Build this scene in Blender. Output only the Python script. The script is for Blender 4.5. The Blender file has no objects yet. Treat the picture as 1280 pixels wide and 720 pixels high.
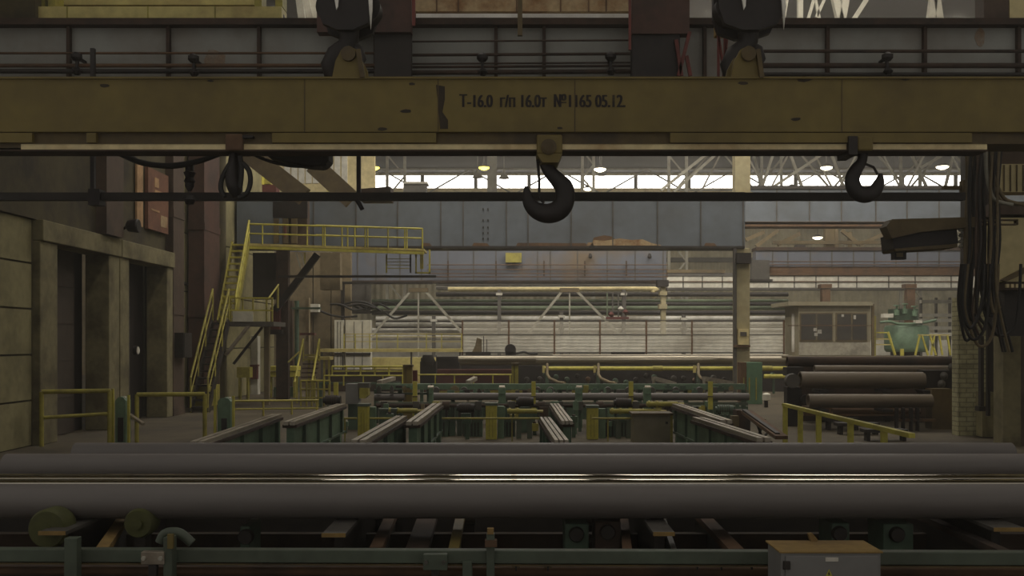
import bpy, bmesh, math, random
from mathutils import Vector, Matrix
random.seed(7)
S = bpy.context.scene
COL = S.collection
F, CX, CY, H = 1244.444, 645.0, 425.0, 2.1


def P(px, py, Y):
    return Vector(((px - CX) * Y / F, Y, H - (py - CY) * Y / F))


def V(*a):
    return Vector(a)


# ------------------------------------------------------------------ materials
def lin(c):
    return tuple(((x / 255.0) / 12.92 if x / 255.0 <= 0.04045 else ((x / 255.0 + 0.055) / 1.055) ** 2.4) for x in c) + (1.0,)


def mat(name, c, rough=0.6, metal=0.0, c2=None, scale=1.5, lo=0.45, hi=0.65, amt=1.0, bump=0.0, stretch=(1, 1, 1), grime=0.25, spec=0.4):
    m = bpy.data.materials.new(name)
    m.use_nodes = True
    nt = m.node_tree
    N, L = nt.nodes, nt.links
    b = N["Principled BSDF"]
    b.inputs["Roughness"].default_value = rough
    b.inputs["Metallic"].default_value = metal
    b.inputs["Specular IOR Level"].default_value = spec
    tc = N.new("ShaderNodeTexCoord")
    mp = N.new("ShaderNodeMapping")
    mp.inputs["Scale"].default_value = stretch
    L.new(tc.outputs["Object"], mp.inputs["Vector"])
    n1 = N.new("ShaderNodeTexNoise")
    n1.inputs["Scale"].default_value = scale
    n1.inputs["Detail"].default_value = 7
    n1.inputs["Roughness"].default_value = 0.62
    L.new(mp.outputs[0], n1.inputs["Vector"])
    mr = N.new("ShaderNodeMapRange")
    mr.inputs["From Min"].default_value = lo
    mr.inputs["From Max"].default_value = hi
    mr.inputs["To Max"].default_value = amt
    L.new(n1.outputs["Fac"], mr.inputs["Value"])
    mx = N.new("ShaderNodeMixRGB")
    mx.inputs["Color1"].default_value = lin(c)
    mx.inputs["Color2"].default_value = lin(c2 if c2 else tuple(x * 0.78 for x in c))
    L.new(mr.outputs[0], mx.inputs["Fac"])
    n2 = N.new("ShaderNodeTexNoise")
    n2.inputs["Scale"].default_value = scale * 6
    n2.inputs["Detail"].default_value = 5
    L.new(mp.outputs[0], n2.inputs["Vector"])
    mr2 = N.new("ShaderNodeMapRange")
    mr2.inputs["From Min"].default_value = 0.35
    mr2.inputs["From Max"].default_value = 0.75
    mr2.inputs["To Min"].default_value = 1.0
    mr2.inputs["To Max"].default_value = 1.0 - grime
    L.new(n2.outputs["Fac"], mr2.inputs["Value"])
    mu = N.new("ShaderNodeMixRGB")
    mu.blend_type = "MULTIPLY"
    mu.inputs["Fac"].default_value = 1.0
    L.new(mx.outputs[0], mu.inputs["Color1"])
    L.new(mr2.outputs[0], mu.inputs["Color2"])
    L.new(mu.outputs[0], b.inputs["Base Color"])
    if bump:
        bp = N.new("ShaderNodeBump")
        bp.inputs["Strength"].default_value = bump
        bp.inputs["Distance"].default_value = 0.02
        L.new(n2.outputs["Fac"], bp.inputs["Height"])
        L.new(bp.outputs[0], b.inputs["Normal"])
    return m


def emis(name, c, s):
    m = bpy.data.materials.new(name)
    m.use_nodes = True
    b = m.node_tree.nodes["Principled BSDF"]
    b.inputs["Base Color"].default_value = lin(c)
    b.inputs["Emission Color"].default_value = lin(c)
    b.inputs["Emission Strength"].default_value = s
    return m


def brickmat(name, c, cm, bw, bh, mortar=0.012, rough=0.8):
    m = mat(name, c, rough, grime=0.3)
    nt = m.node_tree
    N, L = nt.nodes, nt.links
    tc = N.new("ShaderNodeTexCoord")
    sp = N.new("ShaderNodeSeparateXYZ")
    L.new(tc.outputs["Object"], sp.inputs[0])
    ad = N.new("ShaderNodeMath")
    L.new(sp.outputs["X"], ad.inputs[0])
    L.new(sp.outputs["Y"], ad.inputs[1])
    cb = N.new("ShaderNodeCombineXYZ")
    L.new(ad.outputs[0], cb.inputs["X"])
    L.new(sp.outputs["Z"], cb.inputs["Y"])
    br = N.new("ShaderNodeTexBrick")
    br.inputs["Scale"].default_value = 1.0
    br.inputs["Brick Width"].default_value = bw
    br.inputs["Row Height"].default_value = bh
    br.inputs["Mortar Size"].default_value = mortar
    br.inputs["Color1"].default_value = (1, 1, 1, 1)
    br.inputs["Color2"].default_value = (0.82, 0.82, 0.8, 1)
    br.inputs["Mortar"].default_value = tuple(x / max(y, 0.01) for x, y in zip(lin(cm), lin(c)))
    L.new(cb.outputs[0], br.inputs["Vector"])
    b = N["Principled BSDF"]
    src = b.inputs["Base Color"].links[0].from_socket
    mu = N.new("ShaderNodeMixRGB")
    mu.blend_type = "MULTIPLY"
    mu.inputs["Fac"].default_value = 1.0
    L.new(src, mu.inputs["Color1"])
    L.new(br.outputs["Color"], mu.inputs["Color2"])
    L.new(mu.outputs[0], b.inputs["Base Color"])
    return m


def ribmat(name, c, freq, depth=0.35, rough=0.6, c2=None):
    """profiled sheet: vertical ribs as bump and as darker grooves"""
    m = mat(name, c, rough, c2=c2, grime=0.2, scale=0.4)
    nt = m.node_tree
    N, L = nt.nodes, nt.links
    tc = N.new("ShaderNodeTexCoord")
    sp = N.new("ShaderNodeSeparateXYZ")
    L.new(tc.outputs["Object"], sp.inputs[0])
    mu = N.new("ShaderNodeMath")
    mu.operation = "MULTIPLY"
    mu.inputs[1].default_value = freq * 6.2832
    L.new(sp.outputs["X"], mu.inputs[0])
    sn = N.new("ShaderNodeMath")
    sn.operation = "SINE"
    L.new(mu.outputs[0], sn.inputs[0])
    bp = N.new("ShaderNodeBump")
    bp.inputs["Strength"].default_value = depth
    bp.inputs["Distance"].default_value = 0.08
    L.new(sn.outputs[0], bp.inputs["Height"])
    L.new(bp.outputs[0], N["Principled BSDF"].inputs["Normal"])
    return m


M = {}
M["floor"] = mat("floor_concrete", (86, 77, 60), 0.85, c2=(62, 55, 44), scale=0.6, bump=0.3)
M["concrete"] = mat("aged_concrete", (138, 130, 94), 0.9, c2=(104, 97, 68), scale=0.9, lo=0.42, hi=0.68, bump=0.3)
M["concrete_dark"] = mat("dark_olive_concrete", (78, 70, 48), 0.9, c2=(52, 46, 36), scale=0.9, bump=0.3)  # darker olive tone of concrete
M["concrete_frame"] = mat("portal_concrete", (124, 116, 86), 0.9, c2=(90, 82, 60), scale=1.2, bump=0.3)
M["seam"] = mat("joint_mortar", (50, 44, 34), 0.95)
M["brown_steel"] = mat("brown_steel", (82, 66, 54), 0.7, c2=(60, 48, 40), scale=1.0)
M["red_steel"] = mat("red_brown_steel", (82, 58, 50), 0.7, c2=(60, 46, 40), scale=1.2)
M["red_line"] = mat("red_primer", (120, 62, 56), 0.7)
M["dark_steel"] = mat("dark_steel", (44, 38, 34), 0.6, c2=(34, 29, 27), scale=2)
M["black_iron"] = mat("black_iron", (38, 31, 30), 0.55, metal=0.0, c2=(28, 24, 24), scale=3)
M["door_brown"] = mat("door_brown", (66, 56, 48), 0.7, c2=(52, 44, 38), scale=0.8)
M["door_grey"] = mat("door_grey", (86, 80, 68), 0.7, c2=(62, 56, 48), scale=0.8)
M["girder"] = mat("girder_grey_paint", (100, 107, 115), 0.55, c2=(88, 92, 96), scale=0.5, lo=0.4, hi=0.7, grime=0.15)
M["girder_near"] = mat("crane_grey_paint", (146, 146, 140), 0.55, c2=(122, 115, 106), scale=0.5, lo=0.45, hi=0.7, grime=0.15)
M["girder_far"] = mat("far_girder_paint", (96, 100, 110), 0.6, c2=(112, 96, 76), scale=0.25, lo=0.5, hi=0.68, grime=0.15)
M["rust"] = mat("rusty_steel", (104, 78, 56), 0.85, c2=(78, 60, 48), scale=1.3)
M["rust_bloom"] = mat("rust_bloom", (138, 112, 88), 0.8, c2=(140, 132, 122), scale=4, lo=0.35, hi=0.65)
M["rust_dark"] = mat("dark_rusty_steel", (70, 54, 44), 0.85, c2=(48, 40, 36), scale=1.6)
M["pale_rust"] = mat("pale_flaking", (168, 146, 112), 0.9, c2=(132, 98, 66), scale=2.5)
M["olive"] = mat("dirty_yellow_paint", (120, 104, 52), 0.6, c2=(102, 87, 46), scale=0.7, lo=0.4, hi=0.75, grime=0.22)
M["olive_dark"] = mat("oily_yellow_paint", (92, 76, 44), 0.6, c2=(68, 56, 38), scale=1.5)
M["cream"] = mat("cream_flange", (226, 208, 160), 0.6, c2=(176, 148, 104), scale=1.4, lo=0.45, hi=0.75)
M["yellow"] = mat("safety_yellow", (192, 182, 78), 0.5, c2=(164, 154, 68), scale=2, grime=0.2)
M["yellow_pale"] = mat("faded_yellow", (198, 184, 116), 0.6, c2=(170, 152, 96), scale=1.2)
M["yellow_dirty"] = mat("dirty_safety_yellow", (160, 150, 66), 0.6, c2=(126, 118, 56), scale=2)
M["green"] = mat("machine_green", (104, 128, 104), 0.5, c2=(84, 104, 84), scale=1.6, grime=0.3)
M["green_dark"] = mat("dark_machine_green", (78, 98, 80), 0.5, c2=(60, 74, 62), scale=1.6)
M["green_bright"] = mat("cabinet_green", (96, 128, 102), 0.5, c2=(86, 114, 92), scale=1)
M["drum_green"] = mat("olive_green_paint", (84, 86, 44), 0.7, c2=(66, 66, 38), scale=1.5)
M["green_rail"] = mat("greenish_grey_paint", (86, 96, 82), 0.5, c2=(76, 82, 70), scale=1.2, lo=0.4)
M["pipe"] = mat("mill_scale_pipe", (114, 108, 105), 0.55, metal=0.0, c2=(100, 93, 89), scale=1.2, stretch=(0.12, 1, 1), lo=0.4, hi=0.7, grime=0.12)
M["pipe_rust"] = mat("rusty_pipe_edge", (112, 86, 66), 0.7, c2=(90, 76, 64), scale=1.5)
M["polished"] = mat("polished_pipe", (228, 220, 202), 0.07, metal=1.0, c2=(176, 164, 144), scale=1.0, stretch=(0.2, 1, 1), grime=0.1)
M["far_pipe"] = mat("bare_pipe", (150, 142, 126), 0.3, metal=0.8, c2=(120, 110, 98), scale=1.0, stretch=(0.1, 1, 1), grime=0.1)
M["rack_pipe"] = mat("stored_pipe", (112, 100, 84), 0.5, metal=0.0, c2=(92, 80, 68), scale=0.8, stretch=(0.1, 1, 1))
M["rail_steel"] = mat("worn_rail_steel", (176, 166, 150), 0.4, metal=0.4, c2=(128, 116, 102), scale=2, stretch=(1, 0.3, 1))
M["grey_box"] = mat("grey_enclosure", (122, 120, 118), 0.5, c2=(112, 110, 108), scale=0.8, grime=0.1)
M["tan_top"] = mat("tan_tone", (150, 122, 70), 0.8, c2=(128, 102, 60), scale=2.5)
M["cabin_lower"] = mat("cabin_lower_paint", (160, 154, 138), 0.6)
M["white"] = mat("white_paint", (196, 192, 180), 0.6, c2=(172, 166, 152), scale=1)
M["beige"] = mat("beige_paint", (206, 190, 140), 0.6, c2=(182, 166, 122), scale=0.8)
M["column"] = mat("khaki_column_paint", (158, 148, 116), 0.6, c2=(146, 134, 100), scale=0.7)
M["cabin"] = mat("cabin_paint", (140, 132, 110), 0.6, c2=(134, 124, 100), scale=0.7)
M["duct"] = mat("silver_duct", (240, 236, 226), 0.45, metal=0.0, c2=(180, 174, 160), scale=0.5)
M["green_pipe"] = mat("green_pipework", (92, 104, 80), 0.6)
M["tan_wall"] = mat("tan_panel", (126, 112, 86), 0.85, c2=(98, 86, 66), scale=0.7)
M["white_panel"] = mat("white_panel", (206, 202, 188), 0.7, c2=(182, 176, 162), scale=0.6)
M["roof"] = mat("roof_sheet", (42, 39, 38), 0.9, c2=(36, 33, 32), scale=0.2)
M["truss"] = mat("truss_grey", (148, 144, 130), 0.7, c2=(116, 110, 98), scale=0.5)
M["tan_beam"] = mat("tan_brace", (104, 90, 64), 0.8, c2=(84, 72, 54), scale=1)
M["cable"] = mat("black_cable", (34, 31, 29), 0.6)
M["cable_tan"] = mat("dusty_cable", (112, 98, 72), 0.7)
M["poster"] = mat("red_sign", (118, 80, 60), 0.8, c2=(100, 66, 52), scale=1.6)
M["poster_pale"] = mat("sign_pale", (176, 140, 100), 0.8)
M["dark_red"] = mat("dark_red_paint", (92, 44, 38), 0.7)
M["grey_dark"] = mat("dark_grey_metal", (84, 80, 74), 0.6, c2=(66, 62, 58), scale=1.5)
M["label"] = mat("label_white", (206, 200, 188), 0.6)
M["ink"] = mat("stencil_ink", (40, 33, 32), 0.8, c2=(70, 60, 40), scale=9, lo=0.52, hi=0.75)
M["dirt"] = mat("grease_stain", (60, 50, 38), 0.8, c2=(44, 38, 32), scale=6)
M["brick"] = brickmat("painted_brick", (178, 172, 134), (132, 126, 96), 0.30, 0.105)
M["sheet"] = ribmat("profiled_sheet", (178, 168, 138), 1.6, 0.6)
M["fence_sheet"] = ribmat("fence_sheet", (186, 178, 158), 0.0, 0.0)
M["glass_dark"] = mat("cabin_glass", (52, 48, 42), 0.1, c2=(66, 60, 50), scale=1.2, spec=0.6)
M["sky"] = emis("daylight_pane", (255, 250, 242), 4.0)
M["rooflight"] = emis("rooflight_pane", (255, 248, 236), 3.6)
M["lampw"] = emis("lamp_glow_white", (255, 244, 214), 6.0)
M["lampy"] = emis("lamp_glow_yellow", (255, 232, 90), 4.0)
gm = bpy.data.materials.new("clear_screen")
gm.use_nodes = True
_b = gm.node_tree.nodes["Principled BSDF"]
_b.inputs["Base Color"].default_value = lin((206, 200, 184))
_b.inputs["Roughness"].default_value = 0.25
_b.inputs["Alpha"].default_value = 0.35
M["screen"] = gm


# ------------------------------------------------------------------ geometry
class MB:
    def __init__(s):
        s.bm = bmesh.new()

    def box(s, a, b):
        x0, x1 = sorted((a[0], b[0])); y0, y1 = sorted((a[1], b[1])); z0, z1 = sorted((a[2], b[2]))
        v = [s.bm.verts.new(c) for c in ((x0, y0, z0), (x1, y0, z0), (x1, y1, z0), (x0, y1, z0), (x0, y0, z1), (x1, y0, z1), (x1, y1, z1), (x0, y1, z1))]
        for f in ((3, 2, 1, 0), (4, 5, 6, 7), (0, 1, 5, 4), (1, 2, 6, 5), (2, 3, 7, 6), (3, 0, 4, 7)):
            s.bm.faces.new([v[i] for i in f])
        return s

    def px(s, x0, y0, x1, y1, Y, d):
        p = P(x0, y1, Y); q = P(x1, y0, Y)
        return s.box((p.x, Y, p.z), (q.x, Y + d, q.z))

    def bar(s, p, q, w, h, up=V(0, 0, 1)):
        p = Vector(p); q = Vector(q)
        d = (q - p).normalized()
        if abs(d.dot(up)) > 0.98:
            up = V(0, 1, 0)
        r = d.cross(up).normalized(); u = r.cross(d).normalized()
        v = []
        for c in (p, q):
            for a, b in ((-1, -1), (1, -1), (1, 1), (-1, 1)):
                v.append(s.bm.verts.new(c + r * (a * w / 2) + u * (b * h / 2)))
        for f in ((0, 3, 2, 1), (4, 5, 6, 7), (0, 1, 5, 4), (1, 2, 6, 5), (2, 3, 7, 6), (3, 0, 4, 7)):
            s.bm.faces.new([v[i] for i in f])
        return s

    def tube(s, pts, r, n=12, sq=1.0, flat=None):
        """round tube through pts; r one radius or one per point; sq squeezes it along flat"""
        pts = [Vector(p) for p in pts]
        if not isinstance(r, (list, tuple)):
            r = [r] * len(pts)
        rings = []
        prev = None
        for i, p in enumerate(pts):
            t = (pts[min(i + 1, len(pts) - 1)] - pts[max(i - 1, 0)]).normalized()
            if prev is None:
                a = V(0, 1, 0) if abs(t.y) < 0.9 else V(0, 0, 1)
                u = (a - t * a.dot(t)).normalized()
            else:
                u = (prev - t * prev.dot(t)).normalized()
            prev = u
            w = t.cross(u)
            rings.append([s.bm.verts.new(p + (u * math.cos(k * 2 * math.pi / n) * sq + w * math.sin(k * 2 * math.pi / n)) * r[i]) for k in range(n)])
        for a, b in zip(rings, rings[1:]):
            for k in range(n):
                f = s.bm.faces.new((a[k], a[(k + 1) % n], b[(k + 1) % n], b[k]))
                f.smooth = True
        s.bm.faces.new([s.bm.verts.new(v.co) for v in reversed(rings[0])])
        s.bm.faces.new([s.bm.verts.new(v.co) for v in rings[-1]])
        return s

    def pipe(s, p, q, r, t=0.012, n=40):
        """open-ended hollow pipe"""
        p = Vector(p); q = Vector(q); d = (q - p).normalized()
        a = V(0, 0, 1) if abs(d.z) < 0.9 else V(0, 1, 0)
        u = (a - d * a.dot(d)).normalized(); w = d.cross(u)
        def ring(c, rr):
            return [s.bm.verts.new(c + (u * math.cos(k * 2 * math.pi / n) + w * math.sin(k * 2 * math.pi / n)) * rr) for k in range(n)]
        R = ((p, r - t), (p, r), (q, r), (q, r - t))
        for i in range(4):
            A, B = ring(*R[i]), ring(*R[(i + 1) % 4])
            for k in range(n):
                f = s.bm.faces.new((A[k], A[(k + 1) % n], B[(k + 1) % n], B[k]))
                f.smooth = i in (1, 3)
        return s

    def prism(s, pts, vec):
        vec = Vector(vec)
        a = [s.bm.verts.new(p) for p in pts]; b = [s.bm.verts.new(Vector(p) + vec) for p in pts]
        s.bm.faces.new(a); s.bm.faces.new(list(reversed(b)))
        n = len(pts)
        for i in range(n):
            s.bm.faces.new((a[i], b[i], b[(i + 1) % n], a[(i + 1) % n]))
        return s

    def lathe(s, c, prof, n=20, axis="z"):
        c = Vector(c)
        def ring(r, z):
            out = []
            for k in range(n):
                a = k * 2 * math.pi / n
                o = V(r * math.cos(a), r * math.sin(a), z)
                if axis == "x": o = V(o.z, o.x, o.y)
                if axis == "y": o = V(o.x, o.z, o.y)
                out.append(s.bm.verts.new(c + o))
            return out
        last = None
        for i in range(len(prof) - 1):
            d1 = Vector((prof[i + 1][0] - prof[i][0], prof[i + 1][1] - prof[i][1]))
            soft = False
            if i > 0:
                d0 = Vector((prof[i][0] - prof[i - 1][0], prof[i][1] - prof[i - 1][1]))
                soft = d0.length > 0 and d1.length > 0 and d0.angle(d1) < 0.7
            A = last if soft else ring(*prof[i])
            B = ring(*prof[i + 1])
            for k in range(n):
                f = s.bm.faces.new((A[k], A[(k + 1) % n], B[(k + 1) % n], B[k])); f.smooth = True
            last = B
        s.bm.faces.new(list(reversed(ring(*prof[0])))); s.bm.faces.new(ring(*prof[-1]))
        return s

    def build(s, name, m, parent=None, bevel=0.0):
        bmesh.ops.recalc_face_normals(s.bm, faces=s.bm.faces)
        me = bpy.data.meshes.new(name)
        if parent is not None:
            off = WL[parent.name]
        else:
            xs = [v.co for v in s.bm.verts]
            lo = [min(c[i] for c in xs) for i in range(3)]; hi = [max(c[i] for c in xs) for i in range(3)]
            off = V((lo[0] + hi[0]) / 2, (lo[1] + hi[1]) / 2, lo[2])
        bmesh.ops.translate(s.bm, verts=s.bm.verts, vec=-off)
        s.bm.to_mesh(me); s.bm.free()
        me.materials.append(M[m])
        o = bpy.data.objects.new(name, me)
        COL.objects.link(o)
        if parent is not None:
            o.parent = parent
        else:
            o.location = off
        WL[o.name] = off
        if bevel:
            md = o.modifiers.new("edge", "BEVEL"); md.width = bevel; md.segments = 2; md.limit_method = "ANGLE"
        return o


WL = {}


def tag(o, label, cat, group=None):
    o["label"] = label; o["category"] = cat
    if group: o["group"] = group
    return o


def thing(name, label, cat, loc=(0, 0, 0), group=None):
    o = bpy.data.objects.new(name, None); COL.objects.link(o)
    o.location = loc; WL[o.name] = Vector(loc); o.empty_display_size = 0.2
    return tag(o, label, cat, group)


def struct(o):
    o["kind"] = "structure"; return o


def dup(root, loc, label=None, group=None, rz=None):
    """copy of a thing with its parts and their sub-parts"""
    r = root.copy(); COL.objects.link(r); r.location = loc
    if rz is not None: r.rotation_euler = (0, 0, rz)
    if label: r["label"] = label
    if group: r["group"] = group
    for ch in list(root.children):
        c = ch.copy(); COL.objects.link(c); c.parent = r
        for g in list(ch.children):
            d = g.copy(); COL.objects.link(d); d.parent = c
    return r


def railing(name, label, base, h, posts, r=0.022, mids=1, m="yellow", group=None, cat="railing", lean=V(0, 0, 0)):
    """base: polyline of floor points; posts: fractions along it"""
    base = [Vector(b) for b in base]
    t = thing(name, label, cat, base[0], group)
    seg = [(b - a).length for a, b in zip(base, base[1:])]; tot = sum(seg)

    def at(f):
        d = f * tot
        for i, sl in enumerate(seg):
            if d <= sl + 1e-6:
                return base[i].lerp(base[i + 1], d / sl)
            d -= sl
        return base[-1]
    for f in posts:
        b = at(f)
        MB().tube([b, b + V(0, 0, h) + lean], r, 8).build("post", m, t)
    MB().tube([b + V(0, 0, h) + lean for b in base], r, 8).build("top_rail", m, t)
    for k in range(mids):
        z = h * (k + 1) / (mids + 1)
        MB().tube([b + V(0, 0, z) + lean * ((k + 1) / (mids + 1)) for b in base], r * 0.85, 8).build("mid_rail", m, t)
    return t

# ================================================================== SETTING
struct(MB().box((-31, 2.0, -0.3), (46, 97.2, 0)).build("floor", "floor"))
struct(MB().box((-31, 14, 18.4), (46, 97.2, 18.7)).build("ceiling", "roof"))

# --- left wall: concrete panels, two portals
WX = -9.6
mb = MB()
def wallpanels(mb, y0, y1, z0, z1, step=0.905, x=WX, th=0.5):
    z = z0
    while z < z1 - 0.05:
        zt = min(z + step, z1)
        mb.box((x - th, y0, z + 0.02), (x, y1 - 0.03, zt - 0.02)); z = zt
wallpanels(mb, 13.0, 16.1, 0, 4.5); wallpanels(mb, 16.1, 19.75, 0, 4.5)
wl = struct(mb.build("wall_left", "concrete"))
mb = MB().box((WX - 0.45, 13, 0), (WX - 0.03, 19.9, 4.5))
mb.box((WX - 0.5, 13, 4.5), (WX + 0.06, 22.6, 12.6)).box((WX - 0.5, 22.6, 4.5), (WX - 0.05, 27.4, 12.6))
mb.box((WX - 0.5, 19.75, 0), (WX - 0.02, 20.5, 4.5)).box((WX - 0.5, 23.35, 0), (WX - 0.02, 24.2, 4.5)).box((WX - 0.5, 20.4, 4.1), (WX - 0.02, 27.4, 4.5))
mb.box((WX - 0.5, 27.2, 0), (WX - 0.02, 27.7, 4.5))
struct(mb.build("wall_left", "concrete_dark"))
# far part of the left wall, set back between the brown columns
mb = MB(); wallpanels(mb, 28.9, 31.6, 0, 9.0, 1.8, WX - 0.6, 0.4); wallpanels(mb, 31.6, 42.0, 0, 9.0, 1.8, WX - 0.6, 0.4)
struct(mb.build("wall_left", "concrete"))
struct(MB().box((WX - 1.2, 27.5, 0), (WX - 0.65, 42.2, 12.6)).build("wall_left", "seam"))
# portals
def portal(n, ya, yb, yc, yd, zt):
    mb = MB()
    mb.box((WX - 0.42, ya, 0), (WX + 0.14, yb, zt)).box((WX - 0.42, yc, 0), (WX + 0.14, yd, zt)).box((WX - 0.42, ya, zt), (WX + 0.2, yd, zt + 0.42))
    struct(mb.build("trim_%d" % n, "concrete_frame", bevel=0.02))
portal(1, 19.8, 20.55, 23.15, 23.75, 4.08)
portal(2, 23.8, 24.35, 27.0, 27.45, 4.08)
d = struct(MB().box((WX - 0.62, 20.4, 0.02), (WX - 0.44, 22.62, 4.1)).build("door_1", "door_brown"))
MB().box((WX - 0.66, 22.62, 0), (WX - 0.6, 23.4, 4.2)).build("dark_gap_backing", "black_iron", d)  # black sheet painted in for the dark gap beside the door leaf
for k in range(1, 5):
    MB().box((WX - 0.44, 20.42, k * 0.82), (WX - 0.425, 22.6, k * 0.82 + 0.03)).build("door_rib", "door_brown", d)
d = struct(MB().box((WX - 0.62, 24.2, 0.02), (WX - 0.46, 25.9, 4.1)).build("door_2", "door_grey"))
MB().box((WX - 0.66, 25.9, 0), (WX - 0.6, 27.2, 4.2)).build("dark_gap_backing", "black_iron", d)  # black backing gives the second portal its dark gap
for k in range(1, 24):
    MB().box((WX - 0.46, 24.2, k * 0.17), (WX - 0.45, 25.9, k * 0.17 + 0.09)).build("slat", "door_grey", d)
# brown building columns on the left wall
def hcol(name, x0, x1, y0, y1, z1, m):
    mb = MB(); t = 0.06
    mb.box((x0, y0, 0), (x1 - t, y1, z1)).box((x1 - t, y0 - 0.04, 0), (x1, y1 + 0.04, z1))
    for z in (0.0, 2.8, 5.5, 8.2):
        if z < z1: mb.box((x0, y0 - 0.06, z), (x1 + 0.02, y1 + 0.06, z + 0.22))
    return struct(mb.build(name, m))
hcol("column", WX - 0.3, WX + 0.15, 27.5, 28.3, 12.5, "brown_steel")
hcol("column", WX - 0.5, WX - 0.0, 30.7, 32.2, 12.5, "red_steel")
struct(MB().box((WX - 0.05, 22.62, 4.52), (WX + 0.3, 23.6, 12.5)).build("column", "brown_steel"))
# end wall of the left annex
mb = MB()
for k, (a, b) in enumerate([(-12.3, -11.2), (-11.15, -10.1), (-10.05, -9.0), (-8.95, -8.2), (-8.15, -7.3)]):
    mb.box((a, 44, 0), (b, 44.3, 6.0))
struct(mb.build("wall_annex", "tan_wall"))
struct(MB().box((-31, 60, 0), (-12.0, 60.4, 18.4)).build("wall_side", "tan_wall"))
struct(MB().box((-31.2, 60, 0), (-31, 97, 18.4)).build("wall_left", "tan_wall"))
struct(MB().box((-16.0, 58.5, 9.6), (-8.3, 58.8, 14.2)).build("wall_upper", "beige"))
mb = MB()
for k in range(9):
    mb.box((-13.6 + k * 0.42, 58.42, 11.3), (-13.6 + k * 0.42 + 0.34, 58.5, 13.2))
struct(mb.build("window_2", "white_panel"))

mb = MB(); wallpanels(mb, 14.0, 22.2, 0, 18.3, 1.83, 16.0, 0.4); wallpanels(mb, 22.2, 30.4, 0, 18.3, 1.83, 16.0, 0.4)
struct(mb.build("wall_right", "concrete"))
# --- back wall with the clerestory strip
YB = 97.0
mb = MB().box((-31, YB, 0), (46, YB + 0.3, 16.9)).box((-31, YB, 18.15), (46, YB + 0.3, 18.4))
struct(mb.build("wall_back", "sheet"))
w = struct(MB().box((-31, YB + 0.2, 16.9), (46, YB + 0.25, 18.15)).build("window_1", "sky"))
for k in range(46):
    x = -14.5 + k * 1.3
    if k % 4 == 0: MB().box((x, YB + 0.02, 16.9), (x + 0.35, YB + 0.19, 18.15)).build("mullion", "grey_dark", w)
struct(MB().box((-31, YB - 0.35, 15.0), (46, YB - 0.05, 16.75)).build("trim_3", "cream"))
# roof lights over the near bays, set in the roof sheets
for k, (a_, c_) in enumerate([(425, 470), (484, 520), (572, 640), (644, 728), (776, 820), (824, 886), (956, 1004), (1016, 1038), (1050, 1080), (1092, 1106), (1172, 1180)]):
    struct(MB().box(((a_ - CX) / F * 44.3, 31, 18.34), ((c_ - CX) / F * 44.3, 46, 18.395)).build("window_%d" % (k + 3), "rooflight"))
# low dark bands on the back wall
struct(MB().box((-31, YB - 0.5, 9.7), (46, YB - 0.02, 10.1)).build("trim_4", "grey_dark"))

# ================================================================== ROOF TRUSSES, LAMPS
def truss(label, Y, x0, x1, zb, zt, step, m="truss", w=0.16):
    t = thing("roof_truss", label, "truss", ((x0 + x1) / 2, Y, zb), "roof trusses under the far roof")
    MB().bar((x0, Y, zt), (x1, Y, zt), w, w).build("top_chord", m, t)
    MB().bar((x0, Y, zb), (x1, Y, zb), w, w).build("bottom_chord", m, t)
    mb = MB(); x = x0; k = 0
    while x < x1 - 0.1:
        a, b = (zb, zt) if k % 2 == 0 else (zt, zb)
        mb.bar((x, Y, a), (min(x + step, x1), Y, b), w * 0.8, w * 0.8); x += step; k += 1
    mb.build("lattice", m, t)
    return t
truss("far pale lattice truss in front of the bright clerestory strip", 94.5, -17, 45, 15.9, 18.3, 4.2, w=0.16)
truss("pale lattice roof truss high in the middle of the far bay", 83, 13.5, 40, 14.6, 18.3, 3.2, w=0.18)
truss("nearer lattice truss crossing behind the hooked lifting beam", 76, 14, 38, 13.2, 18.2, 2.6, w=0.15)
# lattice posts (box columns carrying the trusses)
def lattice_post(label, px0, px1, Y, z0, z1, m="truss"):
    a, b = P(px0, 400, Y).x, P(px1, 400, Y).x
    t = thing("lattice_column", label, "column", ((a + b) / 2, Y, z0), "lattice columns in the far bay")
    for x in (a, b):
        MB().bar((x, Y, z0), (x, Y, z1), 0.22, 0.22).build("chord", m, t)
    mb = MB(); z = z0; k = 0
    while z < z1 - 0.2:
        x_, y_ = (a, b) if k % 2 == 0 else (b, a)
        mb.bar((x_, Y, z), (y_, Y, min(z + abs(b - a) * 1.2, z1)), 0.12, 0.12); z += abs(b - a) * 1.2; k += 1
    mb.build("lattice", m, t)
lattice_post("pale lattice column beside the yellow twin lamp", 484, 506, 80, 0, 18.3)
lattice_post("pale lattice column behind the middle hook", 728, 742, 80, 0, 18.3)
lattice_post("pale lattice column between the middle hook and the khaki column", 836, 858, 78, 0, 18.3)
lattice_post("pale lattice column behind the hook nearest the cable bundle", 1126, 1150, 82, 0, 18.3)
def strut(label, pts, Y, w, m="truss", name="roof_strut"):
    a, b = P(*pts[0], Y), P(*pts[1], Y)
    o = MB().bar(a, b, w, w).build(name, m)
    return tag(o, label, "strut", "slanting roof struts")
for i, (a, b) in enumerate([((826, 238), (884, 192)), ((842, 240), (905, 184)), ((960, 238), (1032, 190)), ((985, 185), (1004, 238)), ((969, 185), (951, 238)), ((1040, 195), (1056, 238)), ((1150, 210), (1186, 190)), ((1180, 240), (1192, 192)), ((1136, 186), (1160, 238)), ((952, 184), (952, 240)), ((976, 184), (977, 240)), ((942, 192), (953, 240))]):
    strut("pale slanting steel strut in the roof framing above the dark hung bar", (a, b), 72 + 1.1 * i, 0.2)
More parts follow.
